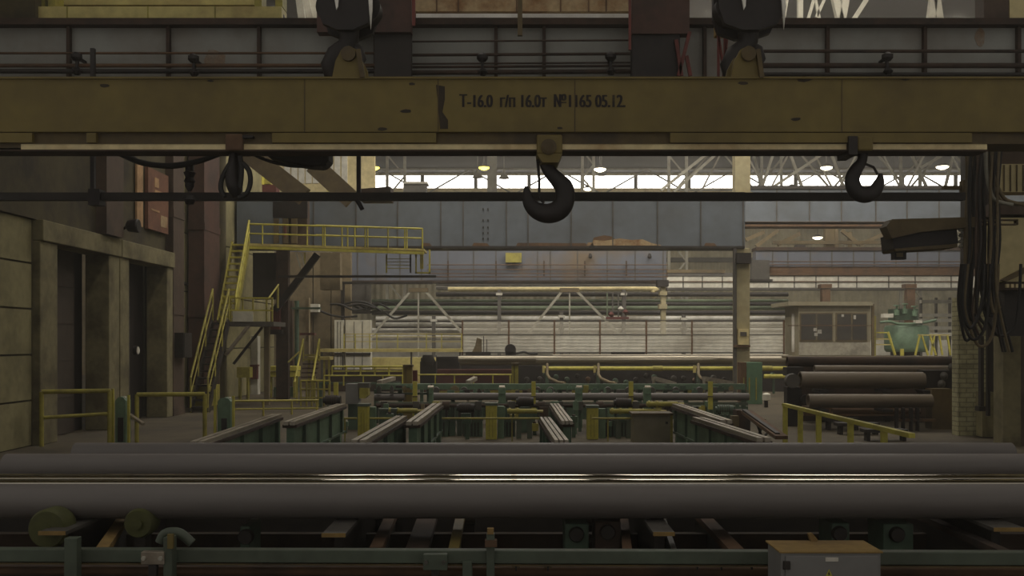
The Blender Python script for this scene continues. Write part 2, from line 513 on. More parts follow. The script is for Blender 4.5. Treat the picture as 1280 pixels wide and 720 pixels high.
for a, c, w_ in (((1000, 26), (1000, -20), 0.22), ((976, 26), (984, -20), 0.3), ((1040, -20), (1050, 26), 0.3), ((1052, 26), (1060, -20), 0.3), ((1066, 26), (1092, -14), 0.18), ((1163, 26), (1168, -14), 0.3), ((1174, 26), (1168, -14), 0.3), ((378, 26), (372, -20), 0.3), ((1010, 24), (1022, -16), 0.12), ((1024, 24), (1016, -16), 0.12), ((1020, 22), (1034, -8), 0.12)):
    strut("pale roof strut showing above the top edge of the grey crane girder", (a, c), 43 + w_ * 3, w_)
o = MB().px(609, 186, 621, 240, 88, 0.7).build("column", "truss"); struct(o)

def lamp(label, px, py, Y, r, em, two=False):
    c = P(px, py, Y)
    t = thing("bay_lamp", label, "lamp", c, "high bay lamps in the far roof")
    MB().lathe(c, [(r * 0.25, r * 0.55), (r * 0.45, r * 0.5), (r, 0.02), (r, 0)], 20).build("shade", "grey_dark", t)
    MB().lathe(c, [(r * 0.95, -0.01), (r * 0.93, -0.09), (r * 0.4, -0.2)], 20).build("bulb", em, t)
    MB().bar(c + V(0, 0, r * 0.5), (c.x, c.y, 18.39), 0.05, 0.05).build("rod", "grey_dark", t)
    li = bpy.data.lights.new("bay_light", "POINT"); li.energy = 25; li.color = (1.0, 0.9, 0.68); li.shadow_soft_size = 0.4
    lo = bpy.data.objects.new("bay_light", li); lo.location = c + V(0, 0, -0.5); COL.objects.link(lo)
lamp("yellow bay lamp, nearer of the pair above the brown ledge", 459, 211, 70, 0.38, "lampy")
lamp("yellow bay lamp, farther of the pair above the brown ledge", 468, 209, 72, 0.38, "lampy")
lamp("yellow bay lamp beside the thick roof post", 605, 209, 72, 0.40, "lampy")
lamp("white bay lamp just beside the middle hook", 750, 211, 68, 0.42, "lampw")
lamp("lower white bay lamp behind the middle hook", 735, 235.5, 84, 0.42, "lampw")
lamp("low bay lamp just past the khaki column", 990, 234, 84, 0.42, "lampw")
lamp("bay lamp before the long slanting roof strut", 1033, 209, 70, 0.42, "lampw")
lamp("low bay lamp beside the hook nearest the cable bundle", 1117, 236, 84, 0.42, "lampw")
lamp("bay lamp nearest the dark cable bundle", 1178, 208, 70, 0.44, "lampw")
lamp("bay lamp seen under the second girder", 1022, 296.5, 90, 0.45, "lampw")
def bell(label, px, py, Y):
    c = P(px, py, Y)
    t = thing("pendant_bell_lamp", label, "lamp", c, "unlit bell lamps before the clerestory")
    MB().lathe(c, [(0.09, 0.75), (0.12, 0.5), (0.2, 0.38), (0.48, 0.0), (0.44, 0.0)], 16).build("shade", "truss", t)
    MB().bar(c + V(0, 0, 0.7), (c.x, c.y, 18.39), 0.06, 0.06).build("rod", "truss", t)
bell("unlit bell lamp hanging under the yellow lamp by the post", 597, 222, 86)
bell("unlit bell lamp hanging on a bent arm past the post", 630, 223, 86)
bell("unlit bell lamp hanging below the white lamp by the middle hook", 752, 219, 88)

# ================================================================== NEAR CRANE GIRDER (behind the lifting beam)
YG = 15.4
def X(px, Y): return (px - CX) * Y / F
def Z(py, Y): return H - (py - CY) * Y / F
g = thing("crane_girder", "grey plated crane girder crossing the hall just above the dull yellow lifting beam", "crane girder", (0, YG, Z(112, YG)))
MB().box((-10.5, YG, Z(118, YG)), (9.6, YG + 0.9, Z(34, YG))).build("web_plate", "girder_near", g)
MB().box((-10.5, YG - 0.18, Z(35, YG)), (9.6, YG + 1.1, Z(27, YG))).build("top_flange", "rust_dark", g)
MB().box((-10.5, YG - 0.1, Z(122, YG)), (9.6, YG + 1.0, Z(117, YG))).build("bottom_flange", "rust_dark", g)
for x in (88, 212, 325, 470, 620, 680, 880, 1033, 1154, 1271):
    MB().box((X(x, YG) - 0.025, YG - 0.09, Z(117, YG)), (X(x, YG) + 0.025, YG, Z(35, YG))).build("stiffener", "rust_dark", g)
for y, r, m in ((66.5, 0.018, "rust"), (82, 0.03, "rust"), (89, 0.036, "dark_steel")):
    MB().tube([(-10.4, YG - 0.28, Z(y, YG - .28)), (-1.9, YG - 0.28, Z(y, YG - .28))], r, 10).build("handrail", m, g)
for y, r, m in ((64, 0.025, "rust_dark"), (82, 0.04, "rust_dark"), (93, 0.03, "dark_steel")):
    MB().tube([(3.3, YG - 0.28, Z(y, YG - .28)), (9.5, YG - 0.28, Z(y, YG - .28))], r, 10).build("handrail", m, g)
for y, r in ((50, 0.014), (67, 0.022), (78, 0.014), (82, 0.02), (89, 0.035)):
    MB().tube([(-1.8, YG - 0.3, Z(y + 2, YG - .3)), (2.2, YG - 0.3, Z(y, YG - .3))], r, 10).build("handrail", "rust_dark", g)
# brackets on the handrail
for x, y in ((97, 72), (243, 74), (603, 73), (763, 72), (1108, 72)):
    mb = MB(); c = V(X(x, YG - .3), YG - 0.34, Z(y, YG - .3))
    mb.lathe(c, [(0.05, -0.06), (0.085, -0.02), (0.085, 0.03), (0.03, 0.07)], 10)
    mb.box(c + V(-0.02, 0, -0.2), c + V(0.02, 0.05, 0)).lathe(c + V(0.01, 0, -0.22), [(0.04, -0.05), (0.075, 0), (0.04, 0.05)], 10)
    mb.bar(c, (c.x, YG - 0.02, c.z), 0.04, 0.04)
    mb.build("bracket", "black_iron", g)
for x, w, y0, y1, m in ((268, 32, 60, 92, "rust"), (1225, 15, 33, 61, "rust")):
    MB().prism([P(x + w / 2 * math.cos(k * 0.524) * random.uniform(0.7, 1.05), (y0 + y1) / 2 + (y1 - y0) / 2 * math.sin(k * 0.524) * random.uniform(0.75, 1.0), YG - 0.006) for k in range(12)], (0, 0.008, 0)).build("rust_patch", "rust_bloom", g)

# yellow trolley on the girder, upper left
yt = 15.6
t = thing("crane_trolley", "pale yellow crane trolley frame standing on the grey crane girder", "crane trolley", P(200, 25, yt))
MB().px(47, 8, 352, 23, yt, 0.35).build("end_beam", "yellow_pale", t)
MB().px(77, -8, 318, 6, yt + 0.5, 0.35).build("end_beam", "yellow_pale", t)
for x in (47, 60, 318, 344):
    MB().px(x, -8, x + 9, 8, yt + 0.1, 0.3).build("wheel_bracket", "yellow_dirty", t)
for x in (58, 340):
    c = P(x, 24, yt); MB().lathe(c + V(0, 0.1, 0.07), [(0.14, 0), (0.16, 0.02), (0.16, 0.1), (0.14, 0.12)], 18, "y").build("wheel", "dark_steel", t)
for x in (83, 184, 268):
    MB().px(x, 7.5, x + 1.2, 23, yt - 0.01, 0.02).build("seam", "yellow_dirty", t)
tag(MB().px(385, -10, 396, 25, 40, 0.5).bar(P(388, 24, 40), P(381, -10, 40), 0.25, 0.25).build("roof_strut", "truss"), "pale strut beside the dark hook block, seen above the crane girder", "strut")
# dark plate wall behind trolley (upper left corner)
tag(MB().px(-8, -30, 44, 26.9, 15.5, 0.3).build("motor_housing", "concrete_dark"), "dark drab housing standing on the crane girder at its outer end", "housing")

# second trolley (red brown) carrying the hook blocks
ytt = 16.6
t = thing("hoist_trolley", "red brown hoist trolley between the two hook blocks", "hoist", P(650, 30, ytt))
mb = MB(); mb.px(396, -30, 514, 40, 14.8, 0.2); mb.build("side_plate", "red_steel", t)
mb = MB(); mb.px(790, -30, 862, 42, 14.8, 0.2); mb.build("side_plate", "red_steel", t)
MB().px(514, -30, 790, 14, ytt + 0.45, 0.3).build("drum_cover", "pale_rust", t)
for x in (545, 572, 645, 700, 735, 757): MB().px(x, -30, x + 1.6, 14, ytt + 0.43, 0.03).build("cover_seam", "rust", t)
MB().px(520, 17, 786, 22, ytt - 0.1, 0.5).build("ledge", "duct", t)
MB().px(516, 24, 790, 29, ytt - 0.05, 0.7).build("cross_beam", "rust_dark", t)
MB().px(647, -20, 653, 44, 14.9, 0.06).build("hanger_bar", "tan_beam", t)
MB().px(515, -20, 519, 32, 14.75, 0.04).build("red_post", "red_line", t)
MB().px(786, -20, 789, 62, 14.7, 0.05).build("red_post", "red_line", t)
MB().px(790, 30, 850, 96, YG - 0.55, 0.2).build("dark_plate_fill", "black_iron", t)
MB().px(468, 42, 514, 96, YG - 0.5, 0.15).build("dark_plate_fill", "dark_steel", t)  # dark plate added where the area simply reads dark
for a, b in (((845, 50), (852, 95)), ((862, 40), (848, 95)), ((858, 70), (863, 95))):
    MB().bar(P(*a, YG - 0.6), P(*b, YG - 0.6), 0.05, 0.05).build("red_bar", "red_line", t)

# hook blocks hung from the hoist, hooked in the beam's lugs
def hook_block(label, pc, w, ytop):
    Y = 12.2; k = Y / F
    t = thing("hook_block", label, "hook block", P(pc, 60, Y), "hook blocks of the hoist")
    def p(x, y, dy=0): return P(pc + x, y, Y) + V(0, dy, 0)
    poly = [p(-w, -30), p(w, -30), p(w, 18), p(w * 0.8, 36), p(w * 0.25, 44), p(-w * 0.3, 44), p(-w * 0.85, 36), p(-w, 18)]
    MB().prism([q + V(0, -0.22, 0) for q in poly], (0, 0.1, 0)).build("cheek_plate", "black_iron", t)
    MB().prism([q + V(0, 0.16, 0) for q in poly], (0, 0.1, 0)).build("cheek_plate", "black_iron", t)
    for x in (-w * 0.55, w * 0.2, w * 0.6):
        MB().lathe(p(x, 12, 0), [(0.07, -0.12), (0.2, -0.12), (0.17, -0.04), (0.17, 0.04), (0.2, 0.12), (0.07, 0.12)], 24, "y").build("sheave", "dark_steel", t)
    MB().tube([p(0, 36), p(0, 52), p(-3, 58), p(-16, 68), p(-22, 82), p(-20, 94), p(-10, 100), p(4, 98)], [0.13, 0.12, 0.11, 0.12, 0.13, 0.11, 0.08, 0.05], 14).build("hook", "black_iron", t)
    MB().tube([p(4, 56), p(13, 62), p(17, 74), p(13, 84)], [0.05, 0.06, 0.05, 0.03], 10).build("latch", "black_iron", t)
    for x in (-w * 0.3, w * 0.86):
        MB().prism([p(x - 3, -30, -0.3), p(x + 4.5, -30, -0.3), p(x + 4.5, 22, -0.3), p(x + 2.5, 46, -0.3), p(x + 0.5, 20, -0.3)] if x > 0 else [p(x - 3, 4, -0.3), p(x + 3, 4, -0.3), p(x + 2, 18, -0.3), p(x, 22, -0.3)], (0, 0.03, 0)).build("rope_guard", "duct", t)
    for x in (-w * 0.5, -w * 0.2, w * 0.1, w * 0.4):
        MB().tube([p(x, -30), p(x, 10)], 0.02, 8).build("rope", "cable", t)
hook_block("black hook block hooked into the lug nearer the yellow trolley frame", 436, 34, 0)
hook_block("black hook block hooked into the lug above the khaki far column", 935, 40, 0)
tag(MB().px(896, -20, 912, 42, 13.0, 0.2).build("cover_plate", "tan_top"), "tan stained plate beside the hook block with the red bars", "plate")
t = thing("red_ladder", "thin red bars hanging under the tan stained plate", "bars", P(904, 90, 13.0))
for a, b in ((898, 898), (906, 906), (898, 906), (909, 904)):
    MB().bar(P(a, 44, 13.02), P(b, 97, 13.02), 0.03, 0.03).build("bar", "red_line", t)

# ================================================================== LIFTING BEAM (traverse)
YT = 11.5
b = thing("lifting_beam", "long dull yellow lifting beam with black stencilled capacity text and hooks below", "lifting beam", (0, YT + 0.25, Z(178, YT)))
MB().box((-7.2, YT, Z(165, YT)), (7.2, YT + 0.5, Z(97, YT))).build("web_box", "olive", b, bevel=0.008)
MB().box((-7.2, YT - 0.03, Z(99, YT)), (7.2, YT + 0.54, Z(96.5, YT))).build("top_flange", "olive", b)
MB().box((-7.2, YT + 0.06, Z(178, YT)), (7.2, YT + 0.44, Z(165, YT))).build("lower_box", "olive_dark", b)
MB().box((-7.2, YT + 0.03, Z(179.2, YT)), (7.2, YT + 0.5, Z(178, YT))).build("bottom_flange", "olive_dark", b)
MB().box((X(-60, YT), YT + 0.04, Z(184, YT)), (X(24, YT), YT + 0.3, Z(179, YT))).build("bottom_chord", "olive_dark", b)
MB().box((X(24, YT), YT + 0.04, Z(186.5, YT)), (X(1236, YT), YT + 0.3, Z(179, YT))).build("bottom_chord", "cream", b)
MB().box((X(-60, YT), YT + 0.02, Z(188.5, YT)), (X(1236, YT), YT + 0.34, Z(186.5, YT))).build("bottom_strip", "rust_dark", b)
for a, c in ((-20, 40), (108, 120), (340, 545), (838, 1215)):
    MB().px(a, 166, c, 178, YT - 0.0, 0.06).build("doubler_plate", "olive", b)
for x in (380, 547, 718, 1052):
    MB().px(x, 98, x + 1.2, 165, YT - 0.006, 0.01).build("weld_seam", "olive_dark", b)
mb = MB().prism([P(545, 106, YT - .004), P(556, 108, YT - .004), P(556, 124, YT - .004), P(553, 140, YT - .004), P(560, 150, YT - .004), P(560, 161, YT - .004), P(550, 161, YT - .004), P(548, 135, YT - .004)], (0, 0.006, 0))
mb.build("grease_stain", "dirt", b)
for x, y, w in ((130, 107, 8), (263, 101, 5), (515, 105, 6), (507, 139, 9), (478, 161, 8), (995, 149, 8), (1132, 99, 7), (1005, 99, 12), (930, 104, 8), (700, 160, 5)):
    pts = [P(x + w * math.cos(a) * random.uniform(0.6, 1), y + w * 0.35 * math.sin(a) * random.uniform(0.6, 1), YT - 0.003) for a in [i * 0.785 for i in range(8)]]
    MB().prism(pts, (0, 0.005, 0)).build("stain", "dirt", b)
# stencilled text
def text(body, x0, x1, ytop, ybot, Y, m, parent, name="lettering", bold=0.03):
    cu = bpy.data.curves.new("t", "FONT"); cu.body = body; cu.size = 1.0
    o = bpy.data.objects.new("t", cu); COL.objects.link(o)
    bpy.context.view_layer.update()
    me = bpy.data.meshes.new_from_object(o.evaluated_get(bpy.context.evaluated_depsgraph_get()))
    bpy.data.objects.remove(o); bpy.data.curves.remove(cu)
    bm = bmesh.new()
    for k in range(5):
        n0 = len(bm.verts); bm.from_mesh(me); bm.verts.ensure_lookup_table()
        for v in bm.verts[n0:]:
            v.co.x += (k - 2) * bold * 0.5; v.co.z = -k * 0.0006
    bpy.data.meshes.remove(me)
    xs = [v.co.x for v in bm.verts]; ys = [v.co.y for v in bm.verts]
    a, c = P(x0, ybot, Y), P(x1, ytop, Y)
    off = WL[parent.name]
    lx, hx, ly, hy = min(xs), max(xs), min(ys), max(ys)
    for v in bm.verts:
        v.co = V(a.x + (v.co.x - lx) / (hx - lx) * (c.x - a.x), Y + v.co.z, a.z + (v.co.y - ly) / (hy - ly) * (c.z - a.z)) - off
    me = bpy.data.meshes.new(name); bm.to_mesh(me); bm.free()
    me.materials.append(M[m])
    o = bpy.data.objects.new(name, me); COL.objects.link(o); o.parent = parent
    return o
text("Т-16.0  г/п 16.0т  №1165 05.12.", 574, 782, 117.5, 134, YT - 0.004, "ink", b, bold=0.05)
# lugs on top for the crane hooks
for pc, lab in ((436, 0), (935, 1)):
    for dy in (-0.0, 0.36):
        w = 21
        poly = [P(pc - w, 97, YT), P(pc + w, 97, YT), P(pc + w * 0.8, 76, YT), P(pc + w * 0.45, 62, YT), P(pc, 57, YT), P(pc - w * 0.45, 62, YT), P(pc - w * 0.8, 76, YT)]
        MB().prism([q + V(0, dy, 0) for q in poly], (0, 0.08, 0)).build("lug_plate", "olive", b)
    c = P(pc, 68, YT)
    MB().lathe(c + V(0, -0.05, 0), [(0.085, 0), (0.085, 0.55)], 20, "y").build("lug_pin", "olive_dark", b)
    MB().bar(P(pc + 17, 97, YT - .03), P(pc + 12, 62, YT - .03), 0.05, 0.06).build("lug_rib", "olive_dark", b)
# hangers below for the three hooks
MB().px(671, 168, 703, 192, YT - 0.02, 0.5).build("hanger_block", "olive", b, bevel=0.02)
MB().prism([P(671, 192, YT - .02), P(703, 192, YT - .02), P(698, 203, YT - .02), P(678, 203, YT - .02)], (0, 0.4, 0)).build("hanger_block", "olive", b)
MB().lathe(P(686, 183, YT - .05), [(0.06, 0), (0.09, 0.01), (0.09, 0.04)], 18, "y").build("pin_head", "olive_dark", b)
MB().px(281, 167, 303, 188, YT - 0.02, 0.4).build("hanger_block", "rust", b, bevel=0.02)
MB().px(303, 169, 316, 172, YT - 0.02, 0.3).build("hanger_block", "dark_steel", b)
MB().px(1072, 170, 1092, 188, YT - 0.02, 0.4).build("hanger_block", "olive", b, bevel=0.02)
MB().px(1061, 170, 1072, 193, YT - 0.04, 0.42).build("hanger_block", "dark_steel", b)

# lifting hooks
def hook(label, path, rad, latch, rz=0, sq=0.8):
    Yh = YT + 0.18
    t = thing("lifting_hook", label, "hook", P(path[0][0], path[-1][1], Yh), "hooks under the lifting beam")
    MB().tube([P(x, y, Yh) for x, y in path], [r / 108.0 for r in rad], 16, sq).build("hook_body", "black_iron", t)
    if latch:
        MB().tube([P(x, y, Yh) for x, y in latch], 0.016, 8).build("latch", "dark_steel", t)
    MB().lathe(P(path[0][0], path[0][1], Yh), [(0.07, 0.0), (0.1, 0.02), (0.1, 0.09), (0.07, 0.11)], 14).build("swivel_nut", "black_iron", t)
    return t
def smooth(pts, n=5):
    out = []
    for i in range(len(pts) - 1):
        a = pts[max(i - 1, 0)]; b_ = pts[i]; c = pts[i + 1]; d_ = pts[min(i + 2, len(pts) - 1)]
        for k in range(n):
            u = k / n
            out.append(tuple(0.5 * (2 * b_[j] + (c[j] - a[j]) * u + (2 * a[j] - 5 * b_[j] + 4 * c[j] - d_[j]) * u * u + (3 * b_[j] - a[j] - 3 * c[j] + d_[j]) * u ** 3) for j in range(len(b_))))
    out.append(pts[-1]); return out
hp = smooth([(682, 204, 8), (687, 214, 8.5), (697, 225, 10), (705, 235, 12), (706, 250, 12.5), (699, 262, 13), (685, 267, 12.5), (671, 263, 11), (662, 254, 8.5), (659, 243, 6), (658, 233, 2.5)])
hook("big black hook hanging at the middle of the lifting beam", [(a, c) for a, c, r in hp], [r for a, c, r in hp], [(672, 200), (674, 225), (674, 247), (680, 254)])
hp = smooth([(1079, 189, 6), (1077, 202, 6.5), (1069, 214, 8.5), (1065, 226, 9.5), (1070, 239, 10), (1081, 244, 10), (1093, 239, 9), (1099, 228, 6.5), (1101, 217, 2.5)])
hook("black hook on the lifting beam, nearest the dark cable bundle", [(a, c) for a, c, r in hp], [r for a, c, r in hp], [(1082, 205), (1092, 209), (1097, 218)])
hp = smooth([(293, 189, 5), (292, 205, 7), (291, 222, 9), (294, 236, 9), (297, 247, 5)])
t = hook("black edge-on hook with looped slings, hanging over the yellow walkway", [(a, c) for a, c, r in hp], [r for a, c, r in hp], None, sq=1.6)
for q in ([(287, 205), (278, 222), (276, 236), (281, 246)], [(303, 204), (311, 213), (313, 228), (308, 242), (298, 248)], [(300, 195), (302, 215), (300, 235)]):
    q = smooth(q); MB().tube([P(x, y, YT + 0.1) for x, y in q], 0.03, 8).build("sling", "cable", t)

# dark round bar hung below the beam
YD = 13.4
t = thing("hung_bar", "long dark bar hanging level behind the hooks of the lifting beam", "bar", (0, YD, Z(245, YD)))
MB().box((-10.5, YD, Z(250, YD)), (X(1207, YD), YD + 0.12, Z(240.5, YD))).build("main_bar", "dark_steel", t)
for x in (115, 448):
    MB().px(x - 2.5, 60, x + 2.5, 246, YD + 0.03, 0.06).build("hanger_rod", "black_iron", t)
MB().px(110, 236, 124, 256, YD - 0.05, 0.2).build("clamp", "black_iron", t)
MB().lathe(P(237, 250, YD), [(0.05, -0.06), (0.08, 0), (0.05, 0.06)], 12).build("clamp", "black_iron", t)
MB().tube([P(446, 250, YD), P(450, 256, YD), P(453, 262, YD)], 0.03, 8).build("clamp", "black_iron", t)
# festoon cables
def cable(label, pts, Y, r, m="cable", name="hanging_cable", group="cables below the lifting beam"):
    q = smooth(pts); return tag(MB().tube([P(x, y, Y) for x, y in q], r, 8).build(name, m), label, "cable", group)
cable("thick black cable sagging between the dark rod and the looped slings hook", [(138, 186), (165, 199), (185, 205), (215, 207), (250, 201), (284, 188)], YT + 0.75, 0.035)
cable("thinner black cable sagging in front of the red sign", [(150, 186), (178, 203), (205, 209), (232, 207), (262, 197), (284, 186)], YT + 0.85, 0.02)
cable("dark cable sagging from the looped slings hook over the tan brace", [(306, 186), (325, 197), (350, 205), (375, 208), (408, 205)], YT + 0.75, 0.02)
mb = MB(); pts = [P(322, 184, YT + .7), P(410, 184, YT + .7), P(411, 200, YT + .7), P(402, 208, YT + .7), P(385, 207, YT + .7), P(360, 203, YT + .7), P(335, 196, YT + .7)]
tag(mb.prism(pts, (0, 0.35, 0)).build("tarpaulin", "dark_steel", bevel=0.04), "dark bundled tarpaulin tucked under the lifting beam beside the looped hook", "tarpaulin")
t = thing("cable_pulley", "small black pulley hanging on the sagging cable between sign and hook", "pulley", P(237, 240, YT + .75))
MB().tube([P(237, 202, YT + .8), P(237, 215, YT + .8)], 0.05, 10).build("clevis", "black_iron", t)
MB().lathe(P(237, 222, YT + .8), [(0.03, -0.1), (0.07, -0.05), (0.05, 0), (0.075, 0.06), (0.03, 0.09)], 12).build("sheave_case", "black_iron", t)
MB().lathe(P(237, 231, YT + .8), [(0.02, -0.08), (0.055, -0.02), (0.055, 0.04), (0.02, 0.08)], 12).build("hook_tail", "black_iron", t)

# ================================================================== FAR GIRDERS
def plated(label, name, Y, px0, px1, ytop, ybot, seams, m, fl, d=0.8, group=None):
    t = thing(name, label, "girder", P((px0 + px1) / 2, ybot, Y), group)
    MB().px(px0, ytop, px1, ybot, Y, d).build("web_plate", m, t)
    MB().px(px0, ybot - 0.5, px1, ybot + 2.5, Y - 0.1, d + 0.2).build("bottom_flange", fl, t)
    MB().px(px0, ytop - 4, px1, ytop, Y - 0.1, d + 0.2).build("top_flange", fl, t)
    for x in seams:
        MB().px(x - 0.7, ytop, x + 0.7, ybot - 0.5, Y - 0.035, 0.03).build("stiffener", "grey_dark", t)
    return t
t = plated("grey plated girder with rust along its bottom edge, above the far machinery", "runway_girder", 36, 296, 931, 244, 308, [343, 392, 445, 497, 551, 579, 633, 660, 714, 766, 822, 876, 929], "girder", "dark_steel")
for q in ([(738, 307), (742, 300), (756, 301), (775, 298), (790, 300), (803, 299), (815, 304), (826, 306), (826, 307)], [(733, 307), (735, 303), (741, 303), (742, 307)]):
    MB().prism([P(x, y, 35.97) for x, y in q], (0, 0.02, 0)).build("rust_patch", "pale_rust", t)
MB().prism([P(x, y, 35.98) for x, y in [(740, 306), (742, 297), (755, 294), (766, 296), (770, 301), (772, 306)]], (0, 0.015, 0)).build("rust_patch", "rust", t)
for a, c in ((526, 540), (590, 612), (645, 735), (880, 896)):
    MB().prism([P(a, 307.5, 35.98), P(a + 2, 303.5, 35.98), P(c - 3, 304, 35.98), P(c, 307.5, 35.98)], (0, 0.015, 0)).build("rust_patch", "rust", t)
for y in (260, 274, 283, 290, 297):
    for x in (603, 609):
        MB().px(x, y, x + 1.8, y + 2.5, 35.97, 0.02).build("bolt", "dark_steel", t)
t = plated("grey girder past the khaki column, with a rusty lower band", "runway_girder", 46, 931.5, 1320, 236, 278, [971, 1012, 1052, 1095, 1134, 1174], "girder", "dark_steel")
MB().px(931.5, 277, 1320, 283, 45.9, 1.0).build("lower_band", "rust", t)
t = plated("bluish far crane girder with thin handrails hanging before the white pipework", "bridge_girder", 56, 330, 833, 308, 351, [372, 425, 447, 470, 500, 527, 560, 592, 620, 672, 688, 722, 759, 794, 829], "girder_far", "rust_dark")
for y in (331, 337, 342, 346):
    MB().tube([P(534, y, 55.6), P(835, y, 55.6)], 0.03, 6).build("handrail", "rust", t)
for x in (560, 620, 680, 731, 783):
    MB().px(x - 1, 326, x + 1, 345, 55.6, 0.05).build("rail_post", "rust_dark", t)
for x in (738, 812):
    MB().lathe(P(x, 320, 55.7), [(0.06, -0.15), (0.12, -0.05), (0.06, 0.15)], 8).build("lamp_pod", "dark_steel", t)
MB().px(632, 316, 652, 328, 55.5, 0.3).build("hoist_box", "yellow_dirty", t)
t = plated("bluish far crane girder behind the khaki column and the tilted dark box", "bridge_girder", 54, 945, 1330, 313, 337, [966, 985, 1013, 1040, 1067, 1093, 1120, 1147, 1174, 1201], "girder_far", "rust_dark")
MB().px(940, 333, 1330, 344, 53.4, 0.5).build("walkway_edge", "rust", t)
for y in (327, 331):
    MB().tube([P(940, y, 53.3), P(1330, y, 53.3)], 0.03, 6).build("handrail", "rust", t)
MB().px(940, 325, 962, 351, 53.0, 0.8).build("cab_box", "grey_dark", t)
MB().px(937, 349, 966, 352, 52.9, 1.0).build("cab_floor", "dark_steel", t)
for a, c in (((945, 308), (972, 288)), ((1052, 288), (1074, 306)), ((1074, 306), (1110, 290)), ((932, 300), (955, 290)), ((1000, 292), (972, 306)), ((1062, 290), (1062, 312)), ((1045, 286), (1045, 345))):
    strut("slanting tan strut showing below the far grey girder, beside the bay lamp", (a, c), 60 + 0.3 * abs(a[0] - 1000) / 10, 0.22, "tan_beam")
t = thing("roof_tie", "level tan tie beam below the far grey girder, under the bay lamp", "beam", P(1020, 305, 59))
MB().px(966, 301, 1110, 305, 59, 0.25).build("beam", "tan_beam", t)
MB().px(1032, 286, 1043, 345, 59.4, 0.4).build("post", "tan_beam", t)
MB().px(995, 306, 1007, 312, 58.8, 0.4).build("clamp", "dark_steel", t)
# pale runway girders behind
t = plated("pale panelled beam behind the khaki column, above the silver ducts", "runway_beam", 70, 834, 1340, 345, 360, [854, 878, 903, 935, 961, 993, 1020, 1048, 1071, 1111, 1144, 1189], "white_panel", "grey_dark")
MB().tube([P(834, 352, 69.9), P(1200, 352, 69.9)], 0.04, 6).build("handrail", "rust", t)
tag(MB().px(834, 337, 906, 341, 66, 0.6).build("cable_tray", "tan_beam"), "tan cable tray on the pale panelled beam by the khaki column", "tray")
t = plated("thin pale beam running under the bluish girder above the white braces", "runway_beam", 62, 545, 822, 356.5, 359, [], "white_panel", "grey_dark")
tag(MB().tube([P(x, y, 61) for x, y in smooth([(560, 361.5), (700, 361.5), (812, 361), (816, 364), (818, 372)])], 0.14, 10).build("bent_pipe", "beige"), "beige pipe with a bend beside the slim far column", "pipe")
for x in (1033, 1139):
    tag(MB().px(x - 5, 361, x + 5, CY + H * F / 66, 66, 0.5).px(x - 7, 355, x + 7, 360, 65.9, 0.7).build("pipe_stanchion", "rust"), "brown stanchion carrying pipework behind the cabin" if x < 1100 else "brown stanchion behind the green tank", "stanchion")

# ================================================================== FAR HALL: DUCTS, FENCE, BRACES
def zb_(Y): return CY + H * F / Y
def hpipe(label, px0, px1, y, Y, rpx, m, name="pipe_run", group=None, cat="pipe"):
    r = rpx * Y / F
    return tag(MB().tube([P(px0, y, Y), P(px1, y, Y)], r, 14).build(name, m), label, cat, group)
hpipe("wide silver duct running level behind the clear screens, uppermost of the silver ducts", 470, 985, 398, 58, 3.0, "duct", "silver_duct")
hpipe("silver duct just under the uppermost one, ending by the cabin", 470, 985, 405.5, 58.5, 2.6, "duct", "silver_duct")
hpipe("third silver duct from the top, level with the screen tops", 455, 985, 413, 59, 2.8, "duct", "silver_duct")
hpipe("silver duct behind the lower screen panels", 455, 985, 422, 59.5, 2.8, "duct", "silver_duct")
hpipe("thin dark pipe run close under the uppermost silver duct", 470, 985, 402, 57.8, 0.9, "black_iron")
hpipe("thin dark pipe run between the second and third silver ducts", 470, 985, 409.3, 58.2, 1.0, "dark_steel")
hpipe("greenish pipe run above the silver ducts, the lower of two", 465, 985, 385, 57, 2.6, "green_pipe")
hpipe("greenish pipe run above the silver ducts, the upper of two", 465, 985, 376, 58, 2.0, "green_pipe")
hpipe("dark pipe run between the two greenish pipes", 465, 985, 380, 60, 2.4, "black_iron")
hpipe("dark pipe run just above the uppermost silver duct", 465, 985, 391, 60, 2.8, "black_iron")
hpipe("dark pipe run just below the thin pale beam", 545, 985, 368, 60.5, 2.8, "dark_steel")
tag(MB().px(455, 425, 1200, 447, 62, 0.3).build("low_wall", "white_panel"), "long white low wall behind the screens and silver ducts", "wall")
tag(MB().px(465, 410, 985, 425, 64, 0.3).build("wall_cladding", "white_panel"), "pale cladding band behind the silver ducts", "cladding")
# pipe hangers and valves
for x, y0, y1, Y in ((542, 395, 450, 57), (624, 362, 412, 56), (702, 390, 415, 56), (780, 362, 400, 56), (855, 393, 415, 56)):
    t = thing("pipe_support", "dark bracket post carrying the silver ducts and greenish pipes", "support", P(x, zb_(Y), Y), "supports of the silver ducts")
    MB().px(x - 2.2, y0, x + 2.2, zb_(Y), Y, 0.25).build("post", "grey_dark", t)
    MB().px(x - 4, y0 + 4, x + 4, y0 + 7, Y - 0.1, 0.35).build("clamp", "white", t)
    MB().px(x - 3.5, y1 - 6, x + 3.5, y1 - 3, Y - 0.1, 0.35).build("clamp", "grey_dark", t)
# valve group
t = thing("valve_station", "small cluster of valves with reddish stand before the ducts by the slim column", "valves", P(780, 398, 55))
for x in (759, 766, 773, 782): MB().px(x - 0.8, 366, x + 0.8, 398, 55, 0.1).build("riser", "grey_dark" if x != 759 else "green_pipe", t)
for x, y in ((764, 393), (776, 386), (782, 390)):
    MB().lathe(P(x, y, 54.9), [(0.03, -0.15), (0.16, -0.02), (0.16, 0.02), (0.03, 0.15)], 10).build("valve", "dark_red" if x != 776 else "white", t)
MB().px(758, 396, 786, 399, 54.9, 0.4).build("base_frame", "dark_red", t)
